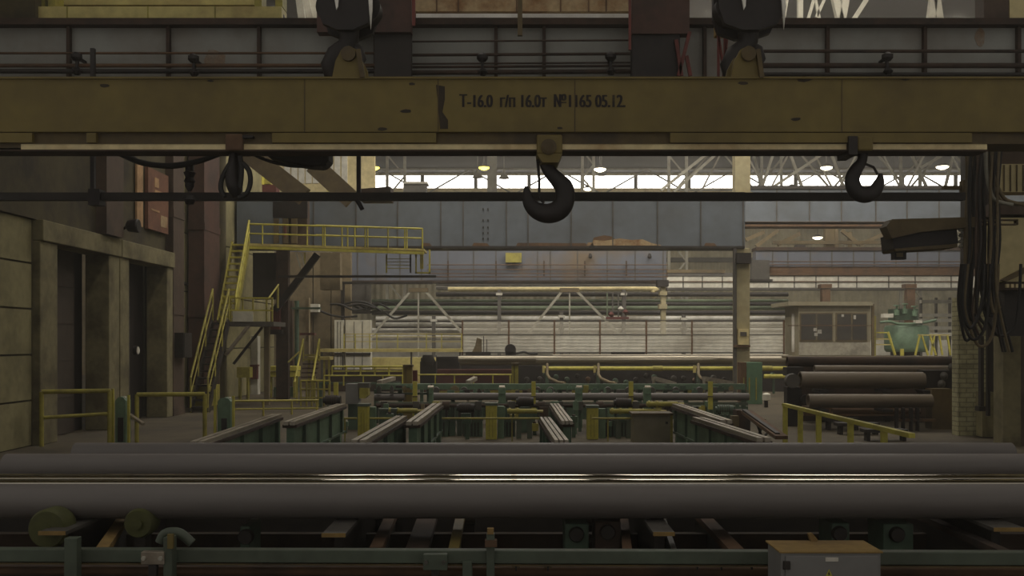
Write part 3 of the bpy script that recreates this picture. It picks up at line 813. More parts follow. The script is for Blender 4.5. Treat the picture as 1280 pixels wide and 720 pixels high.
# screen fence
YF = 45
t = thing("screen_fence", "long screen fence with clear upper panes and pale lower sheets on brown posts", "fence", P(780, 447, YF))
fx = [578, 636, 693, 750, 808, 865, 922, 980]
for x in fx: MB().px(x - 1, 400, x + 1, 447, YF - 0.03, 0.08).build("post", "rust", t)
for a, c in zip(fx, fx[1:]):
    MB().px(a + 1, 402, c - 1, 418, YF, 0.015).build("clear_pane", "screen", t)
    MB().px(a + 1, 419, c - 1, 440, YF, 0.04).build("lower_sheet", "white_panel", t)
    for k in range(1, 5):
        MB().px(a + 1, 419 + k * 4.2, c - 1, 419.6 + k * 4.2, YF - 0.012, 0.012).build("sheet_rib", "duct", t)
MB().px(578, 417.6, 980, 418.8, YF - 0.02, 0.05).build("mid_rail", "grey_dark", t)
MB().px(578, 400, 980, 401, YF - 0.02, 0.05).build("top_rail", "grey_dark", t)
MB().px(578, 440, 980, 441.5, YF - 0.02, 0.05).build("bottom_rail", "grey_dark", t)
tag(MB().px(765, 440, 806, 443, YF - 1, 0.5).build("dark_slab", "dark_steel"), "dark flat slab lying under the screen fence near the slim column", "slab")
# white braces in tripods
def tripod(label, cx, l, r, Y):
    t = thing("steel_brace", label, "brace", P(cx, 440, Y), "pale tripod braces")
    MB().bar(P(cx - 3.5, 364, Y), P(l, 430, Y), 0.13, 0.13).build("diagonal", "truss", t)
    MB().bar(P(cx + 15, 364, Y), P(r, 430, Y), 0.13, 0.13).build("diagonal", "truss", t)
    MB().bar(P(cx + 6, 362, Y), P(cx + 6, zb_(Y), Y), 0.08, 0.08).build("upright", "truss", t)
    MB().px(cx - 6, 360, cx + 18, 365, Y - 0.1, 0.3).build("head_plate", "tan_beam", t)
tripod("pale tripod brace above the yellow walkway", 517, 456, 590, 53)
tripod("pale tripod brace behind the screen fence", 706, 650, 786, 53)
struct(MB().px(919, 100, 938, 243, 38, 0.5).px(916, 240, 941, 244, 37.9, 0.7).build("column", "column"))
# slim far column
t = struct(MB().px(826.5, 352, 832.5, 430, 50, 0.3).px(825, 364, 834, 369, 49.9, 0.5).px(824, 380, 834, 386, 49.9, 0.5).build("column", "column"))
o = MB().px(822, 350, 836, 358, 49.8, 0.6).build("column_bracket", "dark_steel"); struct(o); o.name = "trim_5"
# khaki main column with its cap
c0 = struct(MB().px(919.5, 310, 937.5, 502, 36, 0.5).build("column", "column", bevel=0.02))
MB().px(917, 310, 921, 502, 35.9, 0.1).build("column_flange", "grey_dark", c0)
MB().px(921, 316, 939, 329, 35.7, 0.3).build("cap_block", "black_iron", c0)
MB().px(923, 411, 936, 431, 35.75, 0.25).build("plaque_box", "beige", c0)
MB().px(925.5, 415, 933.5, 420, 35.72, 0.04).build("plaque_label", "grey_dark", c0)
MB().px(918, 431, 938, 434, 35.8, 0.2).build("column_band", "rust", c0)

# yellow walkway with rails in the far left
Yw = 41
t = thing("yellow_walkway", "long yellow railed walkway in front of the tan annex and the white wall", "walkway", P(500, 437, Yw))
MB().px(400, 436, 577, 440, Yw, 1.0).build("deck_edge", "yellow_pale", t)
for x in (430, 444, 462, 471, 497, 533, 552, 577): MB().px(x - 0.6, 417, x + 0.6, 436, Yw, 0.04).build("post", "yellow", t)
for y in (417.5, 421, 427): MB().px(430, y - 0.5, 577, y + 0.5, Yw + 0.01, 0.03).build("rail", "yellow_pale", t)
for x in (402, 428, 514, 575): MB().px(x - 1, 440, x + 1, 492, Yw + 0.1, 0.1).build("leg", "grey_dark", t)
tag(MB().px(426, 354, 430, 470, 43.2, 0.2).px(425, 352, 540, 355, 43.2, 0.2).build("pipe_portal", "dark_steel"), "dark upright portal frame beside the white panels of the annex", "frame")
for a, c, lab in ((418, 429, "pale tall cabinet panel beside the dark upright frame, the narrow one"), (432, 463, "pale tall cabinet panel beside the dark upright frame, the wide one")):
    t = thing("tall_cabinet", lab, "cabinet", P((a + c) / 2, 472, 42.8))
    MB().px(a, 400, c, zb_(42.8), 42.8, 0.5).build("body", "white_panel", t)
    for k in range(1, 3): MB().px(a + (c - a) * k / 3, 402, a + (c - a) * k / 3 + 0.7, 470, 42.78, 0.03).build("panel_joint", "grey_dark", t)
    MB().px(a, 441, c, 444, 42.75, 0.1).build("cable_duct", "dark_steel", t)
tag(MB().px(427, 354, 463, 392, 44.6, 0.3).px(458, 354, 463, 392, 44.5, 0.1).build("grey_cladding", "grey_dark"), "grey ribbed cladding above the wide pale cabinet", "panel")
random.seed(5)
for i in range(7):
    x = 400 + i * 10 + random.uniform(-3, 3); y = 386 + random.uniform(-6, 6)
    q = smooth([(x, y), (x + 14, y + random.uniform(-6, 8)), (x + 30, y + random.uniform(-4, 8)), (x + 46, y + random.uniform(-4, 10))])
    tag(MB().tube([P(a, c, 43.0 + i * .05) for a, c in q], 0.05, 6).build("cable_loop", "cable"), "dark cable looping in front of the annex panels", "cable", "cables looped on the annex")
# yellow machine base, right part of walkway
tag(MB().px(464, 447, 530, zb_(46), 46, 0.8).build("yellow_plinth", "yellow_pale"), "pale yellow low wall section behind the far green conveyor", "wall")
tag(MB().px(540, 447, 575, zb_(47), 47, 0.8).build("yellow_plinth", "yellow_pale"), "pale yellow low wall section beside the far polished pipe", "wall")
railing("far_railing", "yellow far railing before the tall pale cabinets", [P(415, 470, 40), P(504, 470, 40)], 0.38, [0, 0.2, 0.4, 0.6, 0.8, 1], 0.04, 1)
tag(MB().px(405, 462, 504, zb_(40.6), 40.6, 0.4).build("machine_bed", "rust_dark"), "dark brown machine bed behind the yellow far railing", "machine")

# roller mill bits and dark machinery beneath far pipe
mb = MB()
t = thing("pinch_stand", "dark spiky machine stand beside the yellow low wall, left of the polished far pipe".replace(", left of", " and"), "machine", P(532, 480, 39))
MB().px(525, 452, 545, 482, 39, 0.6).build("stand", "black_iron", t)
for x in (527, 531, 535, 539, 543): MB().px(x - 1, 443 + abs(x - 533) * 0.7, x + 1, 454, 39.1, 0.12).build("bolt", "dark_steel", t)
MB().lathe(P(535, 450, 39.0), [(0.2, -0.2), (0.26, 0), (0.2, 0.2)], 12).build("hub", "dark_steel", t)
tag(MB().px(530, 462, 640, 490, 39.5, 0.5).build("red_bed", "dark_red"), "dark red low bed wall below the yellow-lit end of the far pipe", "bed")
tag(MB().px(545, 446, 642, 468, 42.3, 0.5).build("dark_bed", "black_iron"), "black machine bed under the far polished pipe", "bed")
tag(MB().px(642, 457, 985, 495, 40.5, 0.5).build("dark_trough", "black_iron"), "long black trough below the far pipes and the yellow bar", "trough")
t = thing("control_post", "small tan control post with a dark console top before the screen fence", "console", P(596, 443, 43))
MB().px(582, 440, 613, 444, 43, 0.8).px(590, 444, 605, zb_(43), 43, 0.6).build("base_plate", "dark_steel", t)
MB().prism([P(590, 440, 43.1), P(602, 440, 43.1), P(602, 424, 43.1), P(596, 422, 43.1), P(594, 432, 43.1)], (0, 0.4, 0)).build("console", "tan_beam", t)
MB().px(604, 420, 605, 440, 43, 0.04).px(608, 424, 609, 440, 43, .04).build("upright", "dark_steel", t)
t = thing("dark_drum", "dark round drum resting over the joint of the polished far pipes", "drum", P(638, 443, 42))
MB().lathe(P(638, 437, 42), [(0.05, 0), (0.22, 0.0), (0.24, 0.03), (0.24, 0.25), (0.22, 0.28), (0.05, 0.28)], 20, "y").build("drum", "black_iron", t)
MB().px(632, 440, 645, 444, 42, 0.5).px(636, 444, 641, zb_(42), 42, 0.3).build("cradle", "black_iron", t)
MB().tube([P(x, y, 41.9) for x, y in smooth([(645, 442), (655, 440), (662, 442), (672, 442)])], 0.05, 8).build("hose", "cable", t)

# far polished pipes on yellow conveyor
Yp = 37.3
def far_pipe(label, a, c, y, Y, r):
    o = MB().pipe(P(a, y, Y), P(c, y, Y), r * Y / F, 0.02).build("steel_pipe", "far_pipe")
    tag(o, label, "pipe", None)
far_pipe("long polished steel pipe on the far conveyor, running behind the khaki column", 575, 990, 450.5, 38.6, 6.2)
far_pipe("shorter polished pipe lying just in front of the long far one, at its yellow-lit end", 573, 670, 449, 37.9, 4.2)
hpipe("slim brown pipe just above the long polished far pipe", 690, 985, 444.5, 40.0, 1.6, "far_pipe", "slim_pipe")
t = thing("yellow_conveyor", "far yellow conveyor bar on grey swan-neck brackets beneath the polished pipes", "conveyor", P(800, 495, 37.2))
MB().tube([P(680, 460.5, 37.2), P(995, 460.5, 37.2)], 0.075, 12).build("yellow_bar", "yellow", t)
MB().tube([P(955, 470.5, 36.8), P(985, 470.5, 36.8)], 0.08, 12).build("yellow_bar", "yellow", t)
for x in (822, 959): MB().tube([P(x - 6, 460.5, 37.2), P(x + 6, 460.5, 37.2)], 0.1, 12).build("coupling", "yellow_dirty", t)
for x in (684, 748, 873):
    MB().px(x - 3, 457, x + 3, 497, 38.5, 0.3).build("pipe_cradle", "dark_steel", t)
    q = [(x, 455), (x, 468), (x + 3, 473), (x + 14, 478), (x + 22, 479)]
    MB().tube([P(a, c, 37.0 - i * 0.4) for i, (a, c) in enumerate(q)], 0.055, 10).build("swan_bracket", "tan_wall", t)
    MB().px(x - 6, 457, x - 3, 466, 37.0, 0.15).build("clip", "yellow_pale", t)
    MB().px(x - 2, 466, x + 2, 497, 37.5, 0.2).build("support", "green_dark", t)
random.seed(3)
for i in range(26):
    x = 660 + i * 12.2 + random.uniform(-3, 3); y = 474 + random.uniform(-5, 5)
    if 915 < x < 940: continue
    o = MB().lathe(P(x, y, 38.8), [(0.03, -0.02), (0.09, 0), (0.1, 0.05), (0.1, 0.3), (0.05, 0.32)], 12, "y").px(x - 1.2, y, x + 1.2, 496, 38.9, 0.08).build("idler_roller", random.choice(["rust", "dark_steel", "grey_dark", "green_dark", "grey_dark"]))
    tag(o, "small idler roller on its stand in the dark trough under the far yellow bar", "roller", "idler rollers under the far pipes")

# ================================================================== GREEN TRANSFER CONVEYOR (middle)
def greenpost(x0, x1, y0, y1, Y, m="green", d=0.2):
    return MB().px(x0, y0, x1, y1, Y, d)
def zb(Y): return CY + H * F / Y     # image row of the floor at depth Y
# long conveyor frame A (Y 25)
t = thing("roller_conveyor", "long green roller conveyor frame across the hall, carrying the rusty level pipe", "conveyor", (0, 25, 0))
MB().px(470, 480, 932, 487, 25.0, 0.18).build("top_beam", "green", t)
MB().px(470, 491, 932, 493.5, 25.1, 0.1).build("lower_beam", "green_dark", t)
MB().px(470, 503, 935, 507, 24.3, 0.14).build("bottom_beam", "green_rail", t)
for x in (470, 500, 536, 566, 600, 632, 676, 700, 745, 770, 800, 832, 858, 895, 930):
    MB().px(x - 2.5, 487, x + 2.5, zb(25.1), 25.1, 0.15).build("leg", "green_dark", t)
for x in (545, 580, 672, 688, 760, 786, 815, 845, 875):
    MB().lathe(P(x, 488, 24.85), [(0.03, 0), (0.08, 0), (0.09, 0.03), (0.09, 0.12), (0.03, 0.14)], 12, "y").build("roller", "grey_dark", t)
for a, c, y in ((540, 578, 491), (610, 668, 490.5), (860, 880, 490), (715, 735, 490)):
    MB().px(a, y - 2.2, c, y + 1.8, 24.95, 0.08).build("guard_bar", "yellow_dirty", t)
random.seed(41)
for i in range(58):
    x = 474 + i * 7.9 + random.uniform(-2.5, 2.5); w_ = random.uniform(1.6, 5.5); y = random.choice([482, 484, 487, 488, 502, 505, 509]); h_ = random.uniform(2.5, 8)
    Yq = 24.75 if y < 495 else random.choice([22.2, 23.0, 23.9])
    if y >= 495 and Yq < 24: h_ += 5
    mb = MB().px(x - w_, y, x + w_, y + h_, Yq, 0.12)
    if random.random() < 0.5: mb.px(x - w_ * 0.5, y - 2, x + w_ * 0.5, y, Yq + 0.02, 0.06)
    if y >= 495: mb.px(x - 1.2, y + h_, x + 1.2, zb(Yq), Yq + 0.03, 0.06)
    mb.build("bracket", random.choice(["green", "green_dark", "green", "rust_dark", "grey_dark", "yellow_dirty", "dark_steel", "tan_wall", "green_bright"]), t)
tag(MB().pipe(P(538, 495.5, 24.4), P(936, 496, 24.4), 4.6 * 24.4 / F, 0.012).build("steel_pipe", "pipe"), "rusty grey pipe lying level on the green roller conveyor", "pipe")
tag(MB().pipe(P(468, 496.5, 24.9), P(506, 496.5, 24.9), 4.2 * 24.9 / F, 0.012).build("steel_pipe", "pipe"), "short grey pipe end sticking out beside the tall olive post", "pipe")
# green stands in front of the pipe
for x0, x1, lab in ((623, 632, "first green roller stand in front of the rusty pipe, nearest the olive guide post"), (719.5, 728, "second green roller stand in front of the rusty pipe, midway along"), (805, 814, "third green roller stand in front of the rusty pipe, nearest the fallen rails"), (536, 541, "slim green roller stand at the start of the rusty pipe")):
    t = thing("roller_stand", lab.replace("fallen", "long slanting"), "stand", P((x0 + x1) / 2, zb(23.8), 23.8))
    MB().px(x0, 485, x1, zb(23.8), 23.8, 0.22).build("body", "green", t)
    MB().lathe(P((x0 + x1) / 2, 485, 23.9), [(0.03, -0.07), (0.06, -0.07), (0.06, 0.07), (0.03, 0.07)], 14, "x").build("roller", "rail_steel", t)
    MB().px(x0 + 1, 492, x1 - 1, 493, 23.78, 0.03).build("joint", "green_dark", t)
# tall olive guide posts
for x0, x1, y0, y1, lab in ((504, 515, 457, 506, "tall olive guide post standing by the short pipe end"), (639.5, 648, 455, 506, "tall olive guide post standing under the joint of the far polished pipes")):
    t = thing("guide_post", lab, "post", P((x0 + x1) / 2, zb(26), 26))
    MB().px(x0, y0, x1, zb(26), 26, 0.22).build("shaft", "yellow_dirty" if x0 > 600 else "olive", t)
    MB().px(x0 + 3, y0 + 2, x0 + 4, 505, 25.98, 0.03).build("groove", "olive_dark", t)
    MB().px(x0 - 0.5, y0 - 1, x1 + 0.5, y0 + 2, 25.95, 0.3).build("head_plate", "olive_dark", t)
# yellow stop posts
for x, y0, y1, lab in ((419.5, 478, 507, "slim yellow stop post by the grey box"), (518.5, 477, 520, "slim yellow stop post beside the tall olive post with dark cap"), (667, 477, 511, "slim yellow stop post just past the joint olive post"), (789, 477, 511, "slim yellow stop post in front of the third green stand"), (888.5, 477, 512, "slim yellow stop post nearest the green cabinet")):
    Yq = 23.0
    t = thing("stop_post", lab, "post", P(x, zb(Yq), Yq))
    MB().px(x - 2.6, y0, x + 2.6, y1, Yq, 0.1).build("shaft", "yellow", t)
    MB().px(x - 2.0, y1, x + 2.0, zb(Yq), Yq + 0.02, 0.06).build("foot", "green_dark", t)
    MB().px(x - 3, y0 + 18, x + 3, y0 + 19.5, Yq - 0.02, 0.14).build("clamp", "olive_dark", t)
tag(MB().px(516, 463, 521.5, 478, 25.5, 0.12).px(517, 478, 520, zb(25.5), 25.5, 0.12).build("dark_bollard", "dark_red"), "dark reddish bollard behind the slim yellow stop post", "bollard")
# big yellow pedestals
for x0, x1, y0, lab in ((447, 460, 508, "broad yellow pedestal nearest the grey box"), (607, 621, 507, "broad yellow pedestal at the middle of the conveyor"), (734, 748, 510, "broad yellow pedestal beside the tan panel")):
    Yq = 21.0
    t = thing("yellow_pedestal", lab, "pedestal", P((x0 + x1) / 2, zb(Yq), Yq))
    MB().px(x0, y0, x1, zb(Yq), Yq, 0.26).build("body", "yellow", t, bevel=0.01)
    MB().px(x0 - 1, y0 - 3, x1 + 1, y0, Yq - 0.03, 0.34).build("cap_plate", "green_rail", t)
    for k in (0.3, 0.6):
        MB().px(x0 + (x1 - x0) * k, y0 + 8, x0 + (x1 - x0) * k + 0.8, zb(Yq) - 3, Yq - 0.012, 0.014).build("rib", "yellow_dirty", t)
    MB().px(x1 + 1, y0 + 1, x1 + 9, zb(Yq), Yq + 0.25, 0.2).build("back_leg", "green", t)
# yellow lower rail and fat yellow cylinders
Yq = 20.6
t = thing("barrier_rail", "thin yellow rail running level in front of the broad pedestals", "rail", P(640, 522, Yq))
for a, c in ((430, 446), (462, 500), (548, 676), (740, 838)):
    MB().tube([P(a, 523, Yq), P(c, 523, Yq)], 0.02, 8).build("rail", "yellow_dirty", t)
for x in (431, 549, 640, 676, 760, 836): MB().px(x - 0.8, 523, x + 0.8, zb(Yq), Yq + 0.02, 0.03).build("post", "yellow_dirty", t)
for a, c, y, lab in ((634, 679, 514, "fat yellow cylinder lying level beside the middle pedestal"), (762, 833, 514, "long yellow cylinder lying level above the tan panel"), (484, 530, 513.5, "thin yellow cylinder behind the sloping rail near the olive post"), (808, 855, 505, "yellow cylinder behind the third green stand")):
    Yc = 22.0
    t = thing("air_cylinder", lab, "cylinder", P((a + c) / 2, y + 3, Yc))
    MB().tube([P(a, y, Yc), P(c - 8, y, Yc)], 0.055, 14).build("barrel", "yellow_dirty", t)
    MB().tube([P(c - 8, y, Yc), P(c, y, Yc)], 0.03, 10).build("piston_rod", "yellow_pale", t)
    for x in (a + 2, a + 12): MB().tube([P(x, y, Yc), P(x + 2.5, y, Yc)], 0.075, 14).build("collar", "yellow_dirty", t)
    MB().px(a + 6, y, a + 9, zb(Yc), Yc + 0.05, 0.06).build("leg", "green_dark", t)
# tan panel box
t = thing("tan_cabinet", "tan sheet cabinet with a yellow edge beside the long slanting rails", "cabinet", P(816, zb(20.2), 20.2))
MB().px(792, 519, 838, zb(20.2), 20.2, 0.5).build("body", "cabin", t, bevel=0.01)
MB().px(838, 517, 841, zb(20.2), 20.15, 0.12).build("yellow_edge", "yellow_dirty", t)
MB().px(790, 516.5, 842, 519, 20.1, 0.6).build("lid", "olive_dark", t)
MB().px(832, 527, 835, 530, 20.17, 0.04).build("lock", "dark_steel", t)
# grey box with the yellow hood
t = thing("grey_housing", "square grey housing with a small yellow hood beside it", "housing", P(442, zb(23.2), 23.2))
MB().px(432, 480, 448, 505, 23.2, 0.4).build("body", "grey_box", t)
MB().prism([P(449, 485, 23.1), P(460, 485, 23.1), P(460, 494, 23.1), P(456, 498, 23.1), P(449, 498, 23.1)], (0, 0.3, 0)).build("hood", "yellow_dirty", t)
MB().px(447, 479, 461, 485, 23.15, 0.35).build("hood_top", "grey_dark", t)
MB().px(435, 505, 459, zb(23.2), 23.3, 0.3).build("base", "green_dark", t)
# motors
for x, y, Yc, lab in ((582, 510, 22.3, "dark brown motor behind the broad middle pedestal"), (778, 503.5, 22.6, "dark brown motor beneath the second and third green stands"), (656, 502, 22.6, "dark brown motor beside the olive post under the pipe joint"), (415, 500, 22.8, "dark motor at the foot of the yellow steps"), (905, 512, 22.3, "round green motor near the slim stop post and green cabinet")):
    t = thing("drive_motor", lab, "motor", P(x, zb(Yc), Yc))
    MB().lathe(P(x, y, Yc), [(0.03, -0.2), (0.07, -0.2), (0.07, -0.15), (0.11, -0.15), (0.11, 0.12), (0.1, 0.12), (0.1, 0.2), (0.03, 0.2)], 18, "x").build("body", "dark_steel" if "green" not in lab[:14] else "green_dark", t)
    for k in range(5): MB().lathe(P(x, y, Yc) + V(-0.1 + k * 0.05, 0, 0), [(0.105, -0.006), (0.12, -0.006), (0.12, 0.006), (0.105, 0.006)], 18, "x").build("cooling_rib", "rust_dark", t)
    MB().px(x - 6, y + 7, x + 6, zb(Yc), Yc - 0.05, 0.2).build("pedestal", "green_dark", t)
# rows of dark green legs beneath
for i, (x0, x1, Yq, m) in enumerate([(562, 569, 21.8, "green_dark"), (571, 577, 21.8, "green_rail"), (579, 588, 21.8, "grey_dark"), (590, 600, 21.8, "green_dark"), (645.5, 651.5, 21.2, "green_rail"), (659, 665, 21.2, "green_rail"), (770, 776, 21.2, "green_rail"), (783, 789, 21.2, "green_rail"), (751, 757, 21.3, "green"), (541, 548, 21.5, "green_dark"), (474, 484, 21.8, "green_dark"), (489, 495, 21.8, "green_rail")]):
    t = thing("conveyor_stand", "dark green upright stand below the roller conveyor", "stand", P((x0 + x1) / 2, zb(Yq), Yq), "upright stands below the roller conveyor")
    MB().px(x0, 512 if x0 < 560 else 525, x1, zb(Yq), Yq, 0.15).build("web_bar", m, t)
    MB().px(x0 - 0.8, 511 if x0 < 560 else 524, x1 + 0.8, 513.5 if x0 < 560 else 526.5, Yq - 0.02, 0.19).build("head_plate", "green_rail", t)
t = thing("conveyor_trough", "dark green slatted trough wall along the floor behind the yellow pedestals", "trough", P(700, zb(26.4), 26.4))
MB().px(470, 508, 935, zb(26.4), 26.4, 0.15).build("panel", "green_dark", t)
for k in range(28): MB().px(474 + k * 16.5, 508, 477 + k * 16.5, zb(26.4), 26.34, 0.06).build("rib", "black_iron", t)
t = thing("drive_shaft", "dark drive shaft line running level through the conveyor below the rusty pipe", "shaft", P(690, zb(22.8), 22.8))
MB().tube([P(470, 507, 22.8), P(860, 507, 22.8)], 0.045, 10).build("shaft", "rust_dark", t)
for x in (480, 520, 598, 640, 700, 725, 795, 845): MB().px(x - 4, 502, x + 4, 513, 22.75, 0.12).build("bearing_block", "grey_dark", t); MB().px(x - 2, 513, x + 2, zb(22.8), 22.8, 0.08).build("bearing_leg", "green_dark", t)
for x in (553, 612, 672, 745, 830): MB().tube([P(x, 507, 22.8), P(x + 9, 507, 22.8)], 0.1, 14).build("coupling", "rust_dark", t)
for x0, x1, lab in ((545, 560, "dark ribbed motor bank left of".replace(" left of", " by") + " the middle pedestal, the nearer to the olive post"), (580, 603, "dark green slatted guard box beside the middle pedestal"), (628, 644, "dark green guard box just past the middle pedestal"), (756, 790, "dark green guard box between the third pedestal and the tan cabinet")):
    Yq = 21.6
    t = thing("guard_box", lab, "guard", P((x0 + x1) / 2, zb(Yq), Yq))
    MB().px(x0, 526, x1, zb(Yq), Yq, 0.25).build("body", "green_dark", t)
    for k in range(int((x1 - x0) / 4)): MB().px(x0 + 1 + k * 4, 528, x0 + 2.6 + k * 4, zb(Yq) - 1, Yq - 0.015, 0.02).build("slat", "black_iron", t)
    MB().px(x0 - 1, 524, x1 + 1, 526, Yq - 0.02, 0.3).build("lid", "green_rail", t)
# scrap lumps lying about (white/grey)
for i, (x, y, Yq) in enumerate([(484, 508, 21.9), (420, 542, 15.9), (557, 543, 15.5), (848, 543, 15.3), (757, 500, 22.5)]):
    pass

# ------------------------------------------------------------------ transfer skids towards the camera
def skid(label, xa, ya, xb, yb, w, near_h, strips=2):
    """rail on a green web; (xa,ya) near end, (xb,yb) far end in the photograph, top at 0.8 m"""
    zt = 0.80
    Ya = (H - zt) * F / (ya - CY); Yb = (H - zt) * F / (yb - CY)
    a = V((xa - CX) * Ya / F, Ya, zt); b_ = V((xb - CX) * Yb / F, Yb, zt)
    x = (a.x + b_.x) / 2
    t = thing("transfer_skid", label, "skid", (x, Ya, 0), "transfer skids of the conveyor")
    for k in range(strips):
        o = (k - (strips - 1) / 2) * w / strips
        MB().bar(a + V(o, 0, -0.03), b_ + V(o, 0, -0.03), w / strips * 0.72, 0.06).build("rail_strip", "rail_steel", t)
    MB().bar(a + V(0, 0.05, -0.08), b_ + V(0, 0, -0.08), w * 1.15, 0.05).build("top_plate", "rust_dark", t)
    MB().bar(a + V(0, 0.1, -0.33), b_ + V(0, 0, -0.33), w * 0.6, 0.46).build("web", "green", t)
    MB().bar(a + V(0, 0.1, -0.57), b_ + V(0, 0, -0.57), w, 0.04).build("bottom_plate", "green_dark", t)
    n = 4
    for k in range(n):
        c = a.lerp(b_, (k + 0.4) / n)
        MB().box((c.x - w * 0.55, c.y, 0), (c.x + w * 0.55, c.y + 0.18, 0.22)).build("leg", "green", t)
        MB().box((c.x - w * 0.55, c.y + 0.3, 0.25), (c.x + w * 0.55, c.y + 0.33, 0.7)).build("gusset", "green_dark", t)
    return t
skid("green skid with steel rail nearest the yellow wall railing, the nearer of its pair", 246, 551.5, 346, 517.5, 0.2, 0)
skid("green skid with steel rail by the grey housing, the farther of its pair", 361, 527, 426, 504.5, 0.2, 0)
skid("green skid with steel rail sloping up to the tall olive post", 448, 550, 502, 519.5, 0.22, 0)
skid("green skid with steel rail ending by the slim stop post and dark bollard", 515, 527, 547, 503.5, 0.22, 0)
skid("green skid with bright steel rail just beside the middle pedestal, the nearer of its pair", 702, 550, 681, 521, 0.2, 0, 3)
skid("green skid with bright steel rail before the second green stand, the farther of its pair", 709, 526, 693, 504, 0.2, 0, 3)
skid("green skid with long slanting steel rail beside the brown frame, the nearer of its pair", 955, 547, 872, 521, 0.22, 0)
skid("green skid with long slanting steel rail beside the tan cabinet, the farther of its pair", 908, 525, 846, 504.5, 0.22, 0)
# small upper skid arms behind conveyor
for i, (x0, y0, x1, y1) in enumerate([(474, 478, 492, 473), (585, 478, 594, 473), (817, 473, 843, 480), (880, 473, 915, 479)]):
    tag(MB().bar(P(x0, y0, 25.6), P(x1, y1, 27.0), 0.12, 0.1).bar(P(x0, y0, 25.6), (P(x0, y0, 25.6).x, 25.6, 0), 0.06, 0.06).build("kicker_arm", "rail_steel"), "short grey kicker arm lying over the green conveyor frame", "arm", "kicker arms on the roller conveyor")
# far low yellow railing in front of dark red bed
railing("far_railing", "thin yellow railing before the dark red bed wall", [P(520, 480, 30), P(640, 480, 30)], 0.28, [0, 0.2, 0.4, 0.6, 0.8, 0.98], 0.022, 0)
railing("far_railing", "thin yellow railing before the dark brown machine bed", [P(405, 482, 30), P(503, 482, 30)], 0.3, [0, 0.25, 0.5, 0.75, 1], 0.022, 0)
tag(MB().px(398, 478, 520, 480.5, 31, 0.15).px(398, 480, 402, zb(31), 31, .15).px(515, 480, 520, zb(31), 31, .15).build("cross_beam", "green_dark"), "dark green cross beam carrying the far thin yellow railing", "beam")
tag(MB().px(520, 479.5, 642, 481.5, 30.5, 0.15).px(525, 480, 529, zb(30.5), 30.5, .15).px(630, 480, 634, zb(30.5), 30.5, .15).build("cross_beam", "green_dark"), "dark green cross beam before the dark red bed wall", "beam")

# ================================================================== LEFT SIDE
def wallpt(px, py, x=WX):
    Y = x * F / (px - CX); return V(x, Y, Z(py, Y))
# red sign on the wall above the second portal
sx = WX + 0.0
t = thing("wall_sign", "faded red sign board with a pale drawing, on the wall above the second portal", "sign", (sx, 26.9, 5.0))
y0, y1 = 25.85, 27.35
MB().box((sx - 0.04, y0, 5.0), (sx + 0.05, y1, 6.6)).build("board", "poster", t)
MB().box((sx + 0.05, y0 + 0.45, 6.0), (sx + 0.06, y1 - 0.1, 6.08)).build("pale_line", "poster_pale", t)
MB().box((sx + 0.05, y0 + 0.45, 6.15), (sx + 0.06, y0 + 0.75, 6.4)).build("pale_patch", "poster_pale", t)
MB().box((sx + 0.05, y0 + 0.2, 5.5), (sx + 0.06, y0 + 0.8, 5.55)).build("pale_line", "poster_pale", t)
MB().box((sx + 0.05, y0 + 0.9, 5.15), (sx + 0.06, y1 - 0.1, 5.45)).build("orange_patch", "pale_rust", t)
MB().box((sx - 0.02, y0 - 0.7, 5.0), (sx + 0.03, y0 - 0.3, 6.6)).build("side_strip", "poster_pale", t)
# dark wall lamp on the portal lintel
c = V(WX + 0.35, 23.9, Z(285, 23.9))
t = thing("wall_floodlight", "dark floodlight on an arm above the gap between the portals", "floodlight", c)
MB().bar(c + V(-0.4, 0, -0.1), c + V(0.0, 0, 0.05), 0.06, 0.06).build("arm", "black_iron", t)
MB().lathe(c + V(0.05, 0, 0.05), [(0.06, -0.16), (0.14, -0.1), (0.17, 0.12), (0.15, 0.15)], 14, "x").build("head", "black_iron", t)
# mirror / round gauge on the second portal
c = V(WX - 0.4, 26.2, Z(438, 26.2))
t = thing("wall_gauge", "small round gauge with a bright face in the second portal", "gauge", c)
MB().lathe(c, [(0.05, -0.04), (0.13, -0.04), (0.13, 0.05), (0.11, 0.05)], 18, "x").build("case", "black_iron", t)
MB().lathe(c + V(0.052, 0, 0), [(0.02, 0), (0.1, 0.0), (0.1, 0.01)], 18, "x").build("face", "label", t)
# dark cabinet on the brown column
c = wallpt(217, 448, WX + 0.3)
t = thing("wall_cabinet", "black electrical cabinet on the first brown column, above floor level", "cabinet", c)
MB().box((WX + 0.15, 27.55, Z(447, 28)), (WX + 0.4, 28.25, Z(416, 28))).build("body", "black_iron", t)
MB().box((WX + 0.4, 27.58, Z(446, 28)), (WX + 0.415, 28.22, Z(417, 28))).build("door", "dark_steel", t)
# conduits on the wall
def conduit(label, pts, r=0.035, m="cable"):
    tag(MB().tube(pts, r, 8).build("conduit", m), label, "conduit")
conduit("dark conduit running down the wall between the two brown columns", [V(WX - 0.55, 30.9, 0.2), V(WX - 0.55, 30.9, 9.5)])
conduit("dark conduit running level along the wall past the first brown column", [V(WX - 0.56, 29.0, Z(353, 30)), V(WX - 0.56, 31.0, Z(353, 30))], 0.045)
conduit("thick brown duct beside the second brown column", [V(WX - 0.2, 32.9, 3.4), V(WX - 0.2, 32.9, 9.0)], 0.22, "concrete_dark")
tag(MB().box((WX - 0.6, 32.5, Z(355, 33)), (WX - 0.1, 33.1, Z(338, 33))).build("junction_box", "black_iron"), "small black junction box beside the second brown column", "box")
